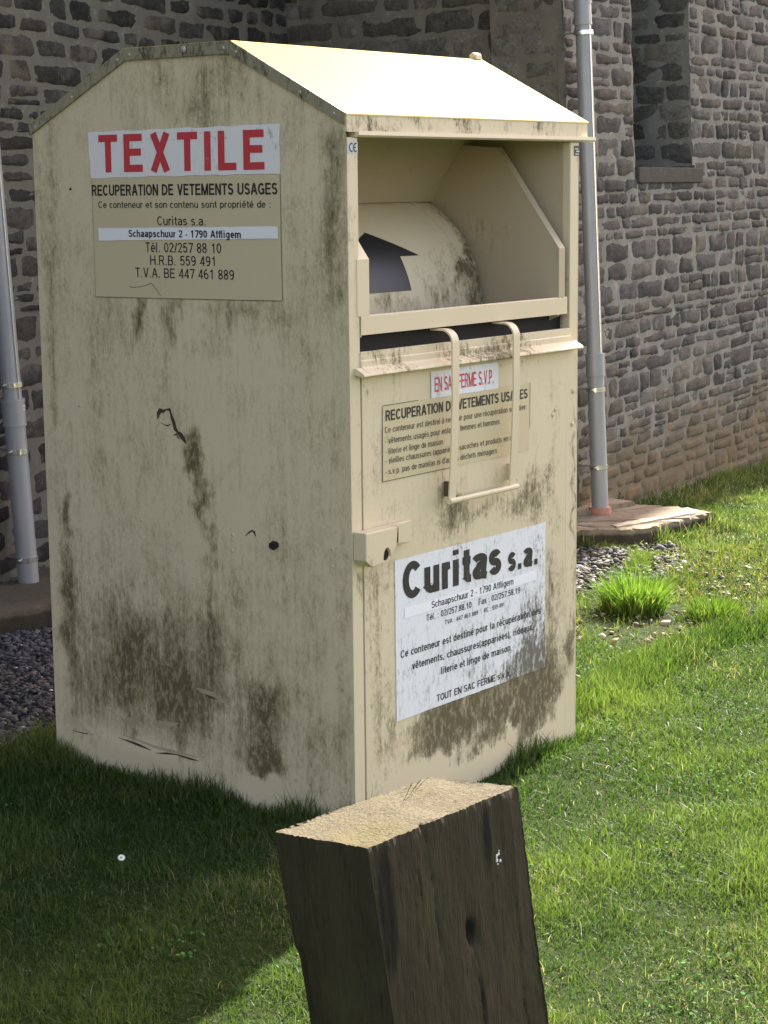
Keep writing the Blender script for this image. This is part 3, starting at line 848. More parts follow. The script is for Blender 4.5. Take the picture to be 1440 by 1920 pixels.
# gravel: each chip modelled, one heap of stuff
def in_poly(x, y, poly):
    c = np.zeros(x.shape, bool); n = len(poly)
    for i in range(n):
        x0, y0 = poly[i]; x1, y1 = poly[(i + 1) % n]
        m_ = ((y0 > y) != (y1 > y)) & (x < (x1 - x0) * (y - y0) / (y1 - y0 + 1e-12) + x0)
        c ^= m_
    return c
grav_poly = [(-2.2, 1.42), (-.2, 1.42), (.5, 1.44), (1.6, 1.40), (2.6, 1.30), (3.2, 1.22), (3.62, 1.10), (4.05, 1.24), (4.42, 1.50), (4.1, 1.62), (3.98, 1.80), (3.2, 2.02), (2.9, 2.36), (1.2, 2.70), (.4, 2.84), (-2.2, 3.2)]
ico_v = np.array([(0, 0, 1), (.894, 0, .447), (.276, .851, .447), (-.724, .526, .447), (-.724, -.526, .447), (.276, -.851, .447), (.724, .526, -.447), (-.276, .851, -.447), (-.894, 0, -.447), (-.276, -.851, -.447), (.724, -.526, -.447), (0, 0, -1)])
ico_f = np.array([(0, 1, 2), (0, 2, 3), (0, 3, 4), (0, 4, 5), (0, 5, 1), (1, 6, 2), (2, 7, 3), (3, 8, 4), (4, 9, 5), (5, 10, 1), (1, 10, 6), (2, 6, 7), (3, 7, 8), (4, 8, 9), (5, 9, 10), (6, 11, 7), (7, 11, 8), (8, 11, 9), (9, 11, 10), (10, 11, 6)])
t = NT("gravel_chips"); at = t.n("ShaderNodeAttribute"); at.attribute_name = "tint"
n2 = t.noise(t.coord(), (120, 120, 120), 4, .7)
t.base(t.mul(at.outputs["Color"], t.gray(t.math('MULTIPLY_ADD', n2, .9, .55)))); t.rough(.8); t.b.inputs["Specular IOR Level"].default_value = .35
M['gravel'] = t.mat
def chips(n, poly, box, smin, smax, pal, z=0.0, seed=1, keep=None):
    g = np.random.default_rng(seed)
    x = g.uniform(box[0], box[1], n); y = g.uniform(box[2], box[3], n)
    m_ = in_poly(x, y, poly)
    if keep is not None: m_ &= keep(x, y, g)
    x, y = x[m_], y[m_]; n = len(x)
    s = smin + (smax - smin) * g.random(n) ** 2.2
    v = ico_v[None] * (1 + g.normal(0, .22, (n, 12, 1)))
    v = v * (s[:, None, None] * np.stack([g.uniform(.8, 1.5, n), g.uniform(.6, 1.1, n), g.uniform(.35, .75, n)], 1)[:, None, :])
    a = g.uniform(0, 6.28, n); ca, sa = np.cos(a)[:, None], np.sin(a)[:, None]
    vx = v[..., 0] * ca - v[..., 1] * sa; vy = v[..., 0] * sa + v[..., 1] * ca
    tl = g.normal(0, .35, n)[:, None]
    vz = v[..., 2] + vx * tl
    V = np.stack([vx + x[:, None], vy + y[:, None], vz + (z + lawn_h(x, y) + s * g.uniform(.1, .45, n))[:, None]], -1)
    col = np.array(pal)[g.integers(len(pal), size=n)] * g.uniform(.6, 1.35, (n, 1))
    F = ico_f[None] + (np.arange(n) * 12)[:, None, None]
    return V.reshape(-1, 3), F.reshape(-1, 3), np.repeat(col, 12, 0)
dark_pal = [(.062, .063, .067), (.050, .050, .053), (.080, .079, .078), (.040, .040, .042), (.095, .090, .085)]
lite_pal = [(.075, .076, .088), (.11, .107, .105), (.055, .057, .066), (.17, .155, .13), (.11, .09, .06), (.07, .055, .035)]
notbox = lambda x, y, g: ~((x > .02) & (x < 1.13) & (y > .02) & (y < 1.2))
parts = [chips(52000, grav_poly, (-2.2, 2.6, 1.3, 3.2), .006, .019, dark_pal, 0, 3),
         chips(9000, grav_poly, (2.4, 4.5, 1.0, 2.6), .005, .020, lite_pal, 0, 4),
         chips(130, grav_poly, (-1.2, 2.2, 1.4, 2.9), .006, .014, [(.7, .7, .68), (.55, .54, .5)], .012, 5),
         chips(40, grav_poly, (2.4, 4.5, 1.0, 2.6), .02, .04, lite_pal, .0, 6)]
off = 0; VV, FF, CC = [], [], []
for v, f, c in parts:
    VV.append(v); FF.append(f + off); CC.append(c); off += len(v)
gravel = np_mesh("gravel", np.concatenate(VV), [np.concatenate(FF)], M['gravel'], None, np.concatenate(CC), False)
tag(gravel, "loose grey gravel between the lawn and the building", "gravel", kind="stuff")

# pale stones lying in the thin turf right of the container
chip_poly = [(2.2, .45), (3.0, .35), (4.3, .5), (4.6, 1.1), (4.3, 1.4), (3.3, 1.15), (2.4, 1.0)]
v, f, c = chips(900, chip_poly, (2.1, 4.7, .3, 1.5), .004, .018, [(.24, .22, .17), (.18, .16, .12), (.12, .10, .065), (.34, .31, .26), (.19, .15, .07)], .004, 8)
rub = np_mesh("pebbles", v, [f], M['gravel'], None, c, False)
tag(rub, "scattered pale pebbles in the thin turf", "pebbles", kind="stuff")

# ---- grass
t = NT("grass_blades")
at = t.n("ShaderNodeAttribute"); at.attribute_name = "tint"
t.base(at.outputs["Color"]); t.rough(.50); t.b.inputs["Specular IOR Level"].default_value = .30
tr = t.n("ShaderNodeBsdfTranslucent")
t.put(tr.inputs["Color"], t.mul(at.outputs["Color"], (1.25, 1.45, .75)))
ms = t.n("ShaderNodeMixShader"); ms.inputs[0].default_value = .42
t.nt.links.new(t.b.outputs[0], ms.inputs[1]); t.nt.links.new(tr.outputs[0], ms.inputs[2]); t.nt.links.new(ms.outputs[0], t.out.inputs["Surface"])
M['grass'] = t.mat

def blades(x, y, z, h, w, lean, az, col, g, dry=.05):
    """bent blades of five points each"""
    n = len(x)
    dx, dy = np.cos(az), np.sin(az)
    tw = g.uniform(0, 6.28, n); wx, wy = np.cos(tw) * w / 2, np.sin(tw) * w / 2
    m1 = .5; b1 = lean * .28; b2 = lean
    hz = np.sqrt(np.maximum(.15, 1 - np.minimum(lean, .92) ** 2))
    V = np.zeros((n, 5, 3))
    V[:, 0] = np.stack([x - wx, y - wy, z], 1); V[:, 1] = np.stack([x + wx, y + wy, z], 1)
    mx, my, mz = x + dx * h * b1, y + dy * h * b1, z + h * hz * .58
    V[:, 2] = np.stack([mx - wx * .8, my - wy * .8, mz], 1); V[:, 3] = np.stack([mx + wx * .8, my + wy * .8, mz], 1)
    V[:, 4] = np.stack([x + dx * h * b2, y + dy * h * b2, z + h * hz], 1)
    b = (np.arange(n) * 5)[:, None]
    Q = b + np.array([[0, 1, 3, 2]]); T = b + np.array([[2, 3, 4]])
    C = np.repeat(col[:, None, :], 5, 1)
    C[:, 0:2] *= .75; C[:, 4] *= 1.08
    return V.reshape(-1, 3), Q, T, C.reshape(-1, 3)

P1 = Field(21, 1.6, octaves=3); P2 = Field(22, 5.0, octaves=3); P3 = Field(23, 1.0, octaves=2); P4 = Field(27, 9.0, octaves=2)
def lawn(seed):
    g = np.random.default_rng(seed)
    N = 3_400_000
    # candidates spread over the ground the camera can see, plus a margin
    x = g.uniform(-4.2, 9.5, N); y = g.uniform(-3.4, 3.1, N)
    rx, ry = x - CAM.x, y - CAM.y
    fx, fy = fwd.x / math.hypot(fwd.x, fwd.y), fwd.y / math.hypot(fwd.x, fwd.y)
    dep = rx * fx + ry * fy; lat = rx * fy - ry * fx
    inview = (np.abs(lat) < dep * .2 + .12) & (dep > 3.9)
    margin = (np.abs(lat) < dep * .2 + 1.3) & (dep > 2.6)
    full = np.clip(31000 * (5.0 / np.maximum(dep, 4.2)) ** 1.25, 6000, 34000)
    off_ = np.maximum(np.abs(lat) - dep * .2 - .12, 0) + np.maximum(3.9 - dep, 0)
    soft = full * np.clip(.75 - off_ * .28, .10, .75)
    dens = np.where(inview, np.clip(31000 * (5.0 / np.maximum(dep, 4.2)) ** 1.25, 6000, 34000), soft)
    area = 13.7 * 6.5
    keep = g.random(N) < dens / (N / area)
    # bare places: container, gravel, slabs, building
    keep &= ~((x > .0) & (x < 1.15) & (y > .0) & (y < 1.235))
    jx, jy = x + P4(x, y) * .05, y + P4(y, x) * .05
    keep &= ~(in_poly(jx, jy, grav_poly) & ((x < 2.4) | (P2(x, y) < .75)))
    keep &= ~in_poly(x, y, [(3.30, 2.02), (4.04, 1.80), (4.27, 1.575), (4.90, 1.54), (4.96, 1.70), (4.88, 2.25), (3.4, 2.6)])
    keep &= y < 2.106 + (x - 4.494) * .1584 - .01
    keep &= ~((x < 4.5) & (y > 1.9))
    thin = in_poly(jx, jy, chip_poly)
    keep &= ~(thin & (g.random(N) < np.clip(.30 + P2(x, y) * .45, 0, .92)))
    x, y, dep = x[keep], y[keep], dep[keep]; n = len(x)
    p1, p2, p3 = P1(x, y), P2(x, y), P3(x, y)
    h = .023 + .006 * np.clip(p1, -1, 1.5) + .009 * np.clip(p2, -1, 2) + .007 * np.clip(P4(x, y), -1, 2) + g.exponential(.008, n)
    ridge = np.exp(-((y - .26 - .05 * np.sin(x * 3)) / .13) ** 2) * (x > 1.25) * (x < 4)
    near_wall = np.exp(-((2.106 + (x - 4.494) * .1584 - y) / .25) ** 2)
    h = h + ridge * g.uniform(.0, .075, n) + near_wall * g.uniform(.01, .08, n)
    # unmown fringe at the foot of the container
    dx_ = np.maximum(np.maximum(-x, x - 1.15), 0); dy_ = np.maximum(np.maximum(-y, y - 1.235), 0); db = np.hypot(dx_, dy_)
    fr = np.exp(-(db / .07) ** 2)
    clump = np.clip(P4(x * .9, y * .9) * .6 + .25, 0, 1.4)
    h = h + fr * clump * g.uniform(.0, .10, n)
    sl = np.array([(4.04, 1.80), (4.27, 1.575), (4.90, 1.54), (4.96, 1.70)])
    ds = np.full(n, 9.0)
    for a_, b_ in zip(sl[:-1], sl[1:]):
        tt = np.clip(((x - a_[0]) * (b_[0] - a_[0]) + (y - a_[1]) * (b_[1] - a_[1])) / ((b_ - a_) @ (b_ - a_)), 0, 1)
        ds = np.minimum(ds, np.hypot(x - a_[0] - tt * (b_[0] - a_[0]), y - a_[1] - tt * (b_[1] - a_[1])))
    h = h + np.exp(-(ds / .12) ** 2) * np.clip(P2(x * 1.5, y * 1.5) + .4, 0, 1.5) * g.uniform(.02, .08, n)
    h = np.clip(h, .017, .17)
    w = g.uniform(.0018, .0034, n) * np.clip(dep / 5.0, .9, 2.2)
    lean = np.clip(g.normal(.70, .34, n), .05, 1.2); lean = np.where((fr > .3) | (ridge > .4), lean * .55, lean)
    az = g.uniform(0, 6.28, n)
    # colour: fresh green with yellower and drier patches
    ca = np.array([.050, .090, .020]); cb = np.array([.118, .160, .040]); cc = np.array([.22, .20, .11])
    f = np.clip(.45 + .20 * p1 + .26 * p2 + .12 * P4(x, y) + g.normal(0, .22, n), 0, 1)[:, None]
    col = ca * (1 - f) + cb * f
    dryp = np.clip(.10 + .10 * p3 + .07 * P2(y, x), .02, .5); isdry = g.random(n) < dryp
    col[isdry] = cc * g.uniform(.7, 1.5, (isdry.sum(), 1))
    moss = thin_f(x, y) & (g.random(n) < .26)
    col[moss] = np.array([.17, .145, .035]) * g.uniform(.7, 1.3, (moss.sum(), 1))
    col *= g.uniform(.75, 1.25, (n, 1))
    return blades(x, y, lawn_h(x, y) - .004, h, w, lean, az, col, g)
def thin_f(x, y):
    return in_poly(x + P4(x, y) * .05, y + P4(y, x) * .05, chip_poly)
def clover(seed, n):
    """small round leaves low in the turf"""
    g = np.random.default_rng(seed)
    x = g.uniform(-1.6, 6.5, n * 8); y = g.uniform(-2.3, 1.3, n * 8)
    k = (P2(x * 1.3, y * 1.3) + .6 * P4(y, x) > 1.0) & ~((x > -.02) & (x < 1.17) & (y > -.02)) & ~in_poly(x, y, grav_poly)
    x, y = x[k][:n], y[k][:n]; n = len(x)
    r = g.uniform(.003, .0065, n); a = g.uniform(0, 6.28, n); tl = g.normal(0, .35, (2, n)); z = lawn_h(x, y) + g.uniform(.010, .032, n)
    an = a[:, None] + np.arange(6) / 6 * 2 * np.pi
    px, py = np.cos(an) * r[:, None], np.sin(an) * r[:, None] * .85
    V = np.stack([x[:, None] + px, y[:, None] + py, z[:, None] + px * tl[0][:, None] + py * tl[1][:, None]], -1).reshape(-1, 3)
    b = (np.arange(n) * 6)[:, None]
    Q = np.concatenate([b + np.array([[0, 1, 2, 3]]), b + np.array([[0, 3, 4, 5]])])
    C = np.repeat(np.array([.050, .115, .030]) * g.uniform(.7, 1.5, (n, 1)), 6, 0)
    return V, Q, C
v, q, tr3, c = lawn(5)
v2, q2, c2 = clover(6, 6000)
q = np.concatenate([q, q2 + len(v)]); v = np.concatenate([v, v2]); c = np.concatenate([c, c2])
t = NT("clover_leaf"); at = t.n("ShaderNodeAttribute"); at.attribute_name = "tint"
t.base(at.outputs["Color"]); t.rough(.9); t.b.inputs["Specular IOR Level"].default_value = .05
M['clover'] = t.mat
mi = np.zeros(len(q) + len(tr3), int); mi[len(q) - len(q2):len(q)] = 1
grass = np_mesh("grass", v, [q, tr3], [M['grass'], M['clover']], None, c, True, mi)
tag(grass, "short green lawn grass with yellowish blades", "grass", kind="stuff")

def tuft(name, label, x0, y0, rad, n, hmax, seed, bright=1.0, group=None):
    g = np.random.default_rng(seed)
    r = rad * np.sqrt(g.random(n)) * .55; a = g.uniform(0, 6.28, n)
    x = r * np.cos(a); y = r * np.sin(a)
    h = hmax * g.uniform(.55, 1.0, n) * (1 - .35 * (r / rad) ** 2)
    col = np.array([.055, .125, .020]) * (1 - (f := g.random((n, 1)))) + np.array([.14, .20, .035]) * f
    dr = g.random(n) < .10; col[dr] = np.array([.26, .22, .11]) * g.uniform(.6, 1.2, (dr.sum(), 1)); h[dr] *= .75
    v, q, t3, c = blades(x, y, np.full(n, -.006), h, g.uniform(.0035, .0065, n), np.clip(r / rad * 1.1 + g.normal(0, .16, n), 0, 1.2), a + g.normal(0, .4, n), col * bright, g)
    o = np_mesh(name, v, [q, t3], M['grass'], None, c, True)
    o.rotation_euler = (0, 0, seed)
    o.location = (x0, y0, float(lawn_h(x0, y0)))
    return tag(o, label, "grass tuft", group)
tuft("grass_tuft", "bright tall tussock of grass standing in the pebbles right of the container", 2.93, .84, .24, 1000, .22, 3, 1.15, group="grass tussocks")
tuft("grass_tuft", "low broad tussock beside the bright tall one, farther right", 3.02, .50, .20, 600, .12, 4, .85, group="grass tussocks")

# daisy in the shaded lawn
mb = MB()
for k in range(16):
    a = k / 16 * 2 * math.pi; ca, sa = math.cos(a), math.sin(a)
    p = lambda r, s_, z: (ca * r - sa * s_, sa * r + ca * s_, z)
    mb.add([p(.003, -.0008, .0), p(.007, -.0019, .0012), p(.0115, 0, .0004), p(.007, .0019, .0012), p(.003, .0008, 0)], [(0, 1, 2, 3, 4)], 0)
daisy = thing("daisy", "small white daisy alone in the shaded lawn", "flower", (-.650, .270, float(lawn_h(-.650, .270))))
tilt = Matrix.Rotation(R_(32), 4, 'X') @ Matrix.Rotation(R_(-22), 4, 'Y')
M['petal'] = simple("petal_white", (.85, .85, .84), .6)
M['yolk'] = simple("daisy_yellow", (.70, .48, .05), .7)
M['stem'] = simple("stem_green", (.08, .14, .03), .6)
o = mb.build("petals", M['petal'], daisy); o.location = (0, 0, .058); o.rotation_euler = tilt.to_euler(); o.scale = (.95,) * 3
mb = MB(); mb.dome((0, 0, 0), (0, 0, 1), .0042, .003); o = mb.build("flower_centre", M['yolk'], daisy, smooth=True); o.location = (0, 0, .0585); o.rotation_euler = tilt.to_euler(); o.scale = (.95,) * 3
mb = MB(); mb.tube([(.004, .003, -.01), (.002, .002, .03), (0, 0, .058)], .0009, 6); mb.build("stem", M['stem'], daisy, smooth=True)

# ================================================================== the timber post
post = thing("wooden_post", "thick weathered dark timber post with a sunlit sawn top, before the container", "post", (-2.02, -1.73, 0))
top = [np.array(p) for p in [(-2.187, -1.651), (-2.164, -1.789), (-1.837, -1.797), (-1.878, -1.669)]]   # left, near, right, back
AX = np.array([-.083, .106])
def wood_side():
    t = NT("old_timber"); co = t.coord()
    g1 = t.noise(co, (60, 60, 3.0), 6, .65); g2 = t.noise(co, (14, 14, 2.0), 5, .6, loc=(4, 1, 2)); g3 = t.noise(co, (220, 220, 14), 3, .7)
    c = t.mix(g2, (.020, .017, .009), (.048, .041, .022))
    c = t.mix(t.math('MULTIPLY', t.ss(g1, .52, .75), .5), c, (.048, .043, .026))
    b1 = t.noise(co, (11, 11, 5), 6, .7, loc=(2, 2, 6)); b2 = t.noise(co, (16, 16, 8), 6, .7, loc=(7, 4, 1))
    c = t.mix(t.math('MULTIPLY', t.ss(b1, .50, .68), .6), c, (.046, .047, .019))
    c = t.mix(t.math('MULTIPLY', t.ss(b2, .55, .72), .6), c, (.064, .042, .020))
    c = t.mix(t.math('MULTIPLY', t.ss(g3, .60, .70), .75), c, (.006, .005, .004))
    for (px, py, pz, sx, sz) in [(.0555, -.082, .775, .012, .022), (.064, -.09, .665, .009, .045), (.105, -.085, .90, .010, .05), (-.12, -.05, .86, .02, .10)]:      # knot and oily runs
        dv = t.vmath('MULTIPLY', t.vmath('SUBTRACT', co, (px, py, pz)), (1 / sx, 12.0, 1 / sz))
        ln = t.math('MULTIPLY_ADD', t.math('SUBTRACT', b2, .5), 1.2, t.vmath('LENGTH', dv, (0, 0, 0)))
        c = t.mix(t.ss(ln, 1.15, .65, 0.0, .8), c, (.005, .0045, .003))
    t.base(c); t.rough(.85); t.b.inputs["Specular IOR Level"].default_value = .2
    t.bump(t.math('ADD', g1, t.math('MULTIPLY', g3, .6)), .6, .006); return t.mat
def wood_top():
    t = NT("sawn_top"); co = t.coord()
    g1 = t.noise(co, (30, 60, 60), 6, .7); g2 = t.noise(co, (8, 8, 8), 5, .6); g3 = t.noise(co, (130, 130, 130), 4, .7)
    c = t.mix(g1, (.075, .062, .036), (.130, .110, .068)); c = t.mix(t.math('MULTIPLY', t.ss(g2, .48, .66), .6), c, (.112, .094, .034))
    c = t.mix(t.math('MULTIPLY', t.ss(g3, .62, .72), .55), c, (.10, .08, .05)); c = t.mix(t.math('MULTIPLY', t.ss(g3, .34, .27), .5), c, (.22, .195, .14))
    wv = t.vmath('ADD', co, (-.05, .12, 0))
    dd = t.vmath('LENGTH', t.vmath('MULTIPLY', wv, (1, 1, 0)), (0, 0, 0))
    rg = t.math('SINE', t.math('ADD', t.math('MULTIPLY', dd, 900.0), t.math('MULTIPLY', g2, 26.0)))
    c = t.mix(t.math('MULTIPLY', t.ss(rg, .35, 1.0), .30), c, (.060, .048, .030))
    ck = t.noise(co, (14, 50, 20), 4, .6, dist=1.2, loc=(3, 3, 3))
    c = t.mix(t.ss(t.math('ABSOLUTE', t.math('SUBTRACT', ck, .5)), .012, .002), c, (.030, .024, .016))
    t.base(c); t.rough(.9); t.b.inputs["Specular IOR Level"].default_value = .2; t.bump(t.math('ADD', g1, g3), .8, .006); return t.mat
M['wood'] = wood_side(); M['woodtop'] = wood_top(); M['knot'] = simple("knot_dark", (.006, .005, .004), .9)
ring = []
per_seg = [44, 104, 44, 104]
for (a, b), ns in zip(zip(top, top[1:] + top[:1]), per_seg):
    for k in range(ns): ring.append(a + (b - a) * k / ns)
ring = np.array(ring); cen = ring.mean(0); ring = ring + (ring - cen) / np.linalg.norm(ring - cen, axis=1)[:, None] * .005; nr = len(ring)
nrm = np.roll(ring, -1, 0) - np.roll(ring, 1, 0); nrm = np.stack([nrm[:, 1], -nrm[:, 0]], 1); nrm /= np.linalg.norm(nrm, axis=1)[:, None]
if ((ring - cen) * nrm).sum() < 0: nrm = -nrm
ZT = .95
levels = np.concatenate([np.linspace(-.15, .40, 14), np.linspace(.42, ZT, 70)])
gn = np.random.default_rng(9)
grain = Field(71, 60, octaves=2); slow = Field(72, 7, octaves=2)
cracks = [(.235, .72, .93, .0014, .0022), (.262, .70, 1.2, .0014, .003), (.33, .45, .84, .0014, .0025), (.435, .2, .80, .0016, .003), (.04, .74, 1.2, .0014, .0022), (.10, .5, .80, .0014, .002)]
grain2 = Field(77, 300, octaves=2)
run = np.cumsum(np.r_[0, np.linalg.norm(np.diff(ring, axis=0), axis=1)])
V = []
for zi, z in enumerate(levels):
    o = grain(run, np.full(nr, z * .12)) * .0008 + grain2(run, np.full(nr, z * .6)) * .0004 + slow(run, np.full(nr, z)) * .0026 + gn.normal(0, .0003, nr)
    for (c0, z0_, z1_, wd, dp) in cracks:
        if z0_ < z < z1_:
            ed = min(1, (z - z0_) / .06, (z1_ - z) / .02 if z1_ < ZT else 1)
            o -= dp * ed * np.exp(-((run - c0 - .004 * math.sin(z * 23 + c0 * 50) - .0015 * math.sin(z * 97)) / wd) ** 2)
    dz = ZT - z
    # torn left arris lower down, a drilled hollow, a rounded top edge
    leftd = np.linalg.norm(ring - top[0], axis=1)
    o -= .006 * np.exp(-(leftd / .03) ** 2) * np.clip((dz - .16) / .012, 0, 1)
    o -= .004 * np.exp(-(leftd / .05) ** 2) * np.clip((dz - .09) / .06, 0, 1)
    u = (ring - top[1]) @ (top[2] - top[1]) / np.linalg.norm(top[2] - top[1])
    face = (nrm @ np.array([0, -1.0])) > .9
    o -= np.where(face, .013 * np.exp(-(((u - .185) / .011) ** 2 + ((dz - .175) / .018) ** 2)), 0)
    o -= .0018 * np.clip(1 - dz / .004, 0, 1) * (1 + gn.normal(0, .4, nr))
    xy = ring + nrm * o[:, None] + AX * (z - ZT)
    V.append(np.c_[xy, np.full(nr, z + (gn.normal(0, .0004, nr) if zi == len(levels) - 1 else 0))])
V = np.concatenate(V)
F = []
for r in range(len(levels) - 1):
    for k in range(nr): F.append((r * nr + k, r * nr + (k + 1) % nr, (r + 1) * nr + (k + 1) % nr, (r + 1) * nr + k))
pl = np.array([-2.02, -1.73, 0])
o = np_mesh("post_body", V - pl, [np.array(F)], M['wood'], post, None, True)
o.data.set_sharp_from_angle(angle=R_(50))
# sawn top: concentric rings with checks and splinters
TV = []; TF = []
last = V[-nr:]
rings_ = [1.0, .97, .9, .8, .68, .54, .38, .2]
for q in rings_:
    p = last.copy(); p[:, :2] = cen + (last[:, :2] - cen) * q
    p[:, 2] = ZT + (Field(75, 40, octaves=2)(p[:, 0], p[:, 1]) * .0012 + (1 - q) * .002 if q < 1 else last[:, 2] - ZT)
    TV.append(p)
TV = np.concatenate(TV); TV = np.r_[TV, [[cen[0], cen[1], ZT + .002]]]
for r in range(len(rings_) - 1):
    for k in range(nr): TF.append((r * nr + k, r * nr + (k + 1) % nr, (r + 1) * nr + (k + 1) % nr, (r + 1) * nr + k))
TT = np.array([((len(rings_) - 1) * nr + k, (len(rings_) - 1) * nr + (k + 1) % nr, len(TV) - 1) for k in range(nr)])
o = np_mesh("post_top", TV - pl, [np.array(TF), TT], M['woodtop'], post, None, True)
o["label"] = "pale sunlit sawn end with yellow lichen"
# pale dropping on the near face
mb = MB(); g = random.Random(2)
ub = (top[2] - top[1]) / np.linalg.norm(top[2] - top[1])
for k in range(7):
    uu = .262 + g.gauss(0, .0022); dz = .088 + (k - 3) * .0028 + g.gauss(0, .001)
    xy = top[1] + ub * uu + AX * (-dz) + np.array([0, -.001])
    mb.dome((xy[0] - pl[0], xy[1] - pl[1], ZT - dz), (0, -1, 0), g.uniform(.0014, .0038), .0012, n=7)
o = mb.build("bird_dropping", M['pale'], post, smooth=True)

# ================================================================== the textile container
W, D, H, G1, G2, HR = 1.15, 1.235, 1.994, .402, .828, 2.198
RX1 = 1.195
box = thing("textile_container", "cream metal textile collection container with grimy panels standing on the lawn", "clothing bank", (0, 0, 0))
SF1 = Field(91, 4.0, octaves=2); 
def side_disp(y, z):
    """shallow buckles of the side sheet; dents near its foot"""
    o = SF1(y, z) * .0016
    o = o - .006 * np.exp(-(((y - .93) / .20) ** 2 + ((z - .13) / .035) ** 2)) + .004 * np.exp(-(((y - .80) / .26) ** 2 + ((z - .085 ) / .022) ** 2))
    o = o - .004 * np.exp(-(((y - .68) / .05) ** 2 + ((z - 1.13) / .05) ** 2)) - .003 * np.exp(-(((y - .35) / .12) ** 2 + ((z - .25) / .14) ** 2))
    e = np.minimum(np.minimum(y, D - y) / .06, np.minimum(z, 2.2 - z) / .05)
    return o * np.clip(e, 0, 1)
FF1 = Field(95, 5.0, octaves=2)
def front_disp(x, z):
    e = np.minimum(np.minimum(x - .05, 1.10 - x) / .06, np.minimum(z, 1.29 - z) / .05)
    return FF1(x, z) * .0011 * np.clip(e, 0, 1)

def ztop(y):
    return np.interp(y, [0, G1, G2, D], [H, HR, HR, H])
ys = np.unique(np.concatenate([np.linspace(0, D, 90), [G1, G2]]))
zs_l = np.linspace(-.02, H, 110)
Y, Z = np.meshgrid(ys, zs_l, indexing='ij')
lo = np.stack([-side_disp(Y, Z), Y, Z], -1).reshape(-1, 3)
fr_ = np.linspace(0, 1, 12)[1:]
Yg, Fg = np.meshgrid(ys, fr_, indexing='ij'); Zg = H + (ztop(Yg) - H) * Fg
hi = np.stack([-side_disp(Yg, Zg) * 0.6, Yg, Zg], -1).reshape(-1, 3)
na, nb, nc = len(ys), len(zs_l), len(fr_)
f1 = [(a * nb + b, (a + 1) * nb + b, (a + 1) * nb + b + 1, a * nb + b + 1) for a in range(na - 1) for b in range(nb - 1)]
base_ = na * nb
f2 = [(a * nb + nb - 1, (a + 1) * nb + nb - 1, base_ + (a + 1) * nc, base_ + a * nc) for a in range(na - 1)]
f2 += [(base_ + a * nc + b, base_ + (a + 1) * nc + b, base_ + (a + 1) * nc + b + 1, base_ + a * nc + b + 1) for a in range(na - 1) for b in range(nc - 1)]
mb = MB(); mb.add(np.concatenate([lo, hi]), f1 + f2, 0)
# tear, scrapes and chips in the sheet
def sp(y, z, off=.0012): return (-float(side_disp(np.array(y), np.array(z))) - off, y, z)
def stroke(mb, pts, ws, mat, off=.0012, jit=.002, seed=0):
    g = random.Random(seed); n = len(pts); L = []; Rr = []
    for k in range(n):
        a = np.array(pts[max(k - 1, 0)]); b = np.array(pts[min(k + 1, n - 1)]); d_ = b - a; d_ = d_ / (np.linalg.norm(d_) + 1e-9)
        nn = np.array([-d_[1], d_[0]]); p = np.array(pts[k]); w_ = ws[k] / 2
        q = p + nn * (w_ + g.uniform(-jit, jit) * min(1, w_ / .004)); L.append(sp(q[0], q[1], off))
        q = p - nn * (w_ + g.uniform(-jit, jit) * min(1, w_ / .004)); Rr.append(sp(q[0], q[1], off))
    mb.add(L + Rr, [(k, k + 1, n + k + 1, n + k) for k in range(n - 1)], mat)
stroke(mb, [(.733, 1.128), (.731, 1.144), (.722, 1.154), (.710, 1.152), (.698, 1.158), (.684, 1.160), (.679, 1.146), (.676, 1.132), (.670, 1.118), (.662, 1.104), (.652, 1.092), (.640, 1.088), (.628, 1.075), (.617, 1.062)],
       [.004, .013, .016, .008, .007, .010, .009, .012, .013, .014, .010, .015, .016, .005], 1, seed=1)
stroke(mb, [(.723, 1.118), (.708, 1.112), (.694, 1.110), (.682, 1.116)], [.001, .004, .004, .001], 1, seed=2)
stroke(mb, [(.672, 1.083), (.657, 1.088), (.650, 1.078), (.640, 1.073)], [.002, .006, .005, .001], 1, .0016, seed=3)
stroke(mb, [(.392, .812), (.380, .822), (.366, .829), (.357, .826), (.352, .814)], [.002, .006, .007, .006, .002], 1, seed=4)
stroke(mb, [(1.196, .150), (1.16, .137), (1.12, .120), (1.085, .104), (1.068, .096)], [.003, .010, .014, .012, .004], 2, seed=5)
stroke(mb, [(1.16, .100), (1.10, .100), (1.06, .104)], [.001, .004, .001], 1, seed=6)
stroke(mb, [(.955, .112), (.90, .109), (.86, .105), (.805, .098)], [.001, .006, .008, .002], 1, seed=7)
stroke(mb, [(.945, .124), (.87, .118), (.80, .111), (.72, .112), (.62, .110)], [.001, .006, .010, .009, .002], 3, seed=8)
stroke(mb, [(.785, .093), (.74, .099), (.70, .103), (.64, .102), (.605, .100)], [.001, .006, .004, .006, .001], 1, seed=9)
stroke(mb, [(.932, .170), (.905, .178), (.875, .181), (.852, .183)], [.002, .018, .020, .003], 3, seed=10, jit=.005)
stroke(mb, [(.800, .183), (.77, .187), (.735, .189), (.685, .203)], [.002, .020, .022, .003], 3, seed=11, jit=.006)
stroke(mb, [(.61, .325), (.58, .322), (.54, .315), (.51, .30), (.47, .292)], [.002, .018, .022, .010, .002], 3, seed=12, jit=.006)
stroke(mb, [(.575, .312), (.55, .306), (.52, .303)], [.001, .006, .001], 1, .0018, seed=13)
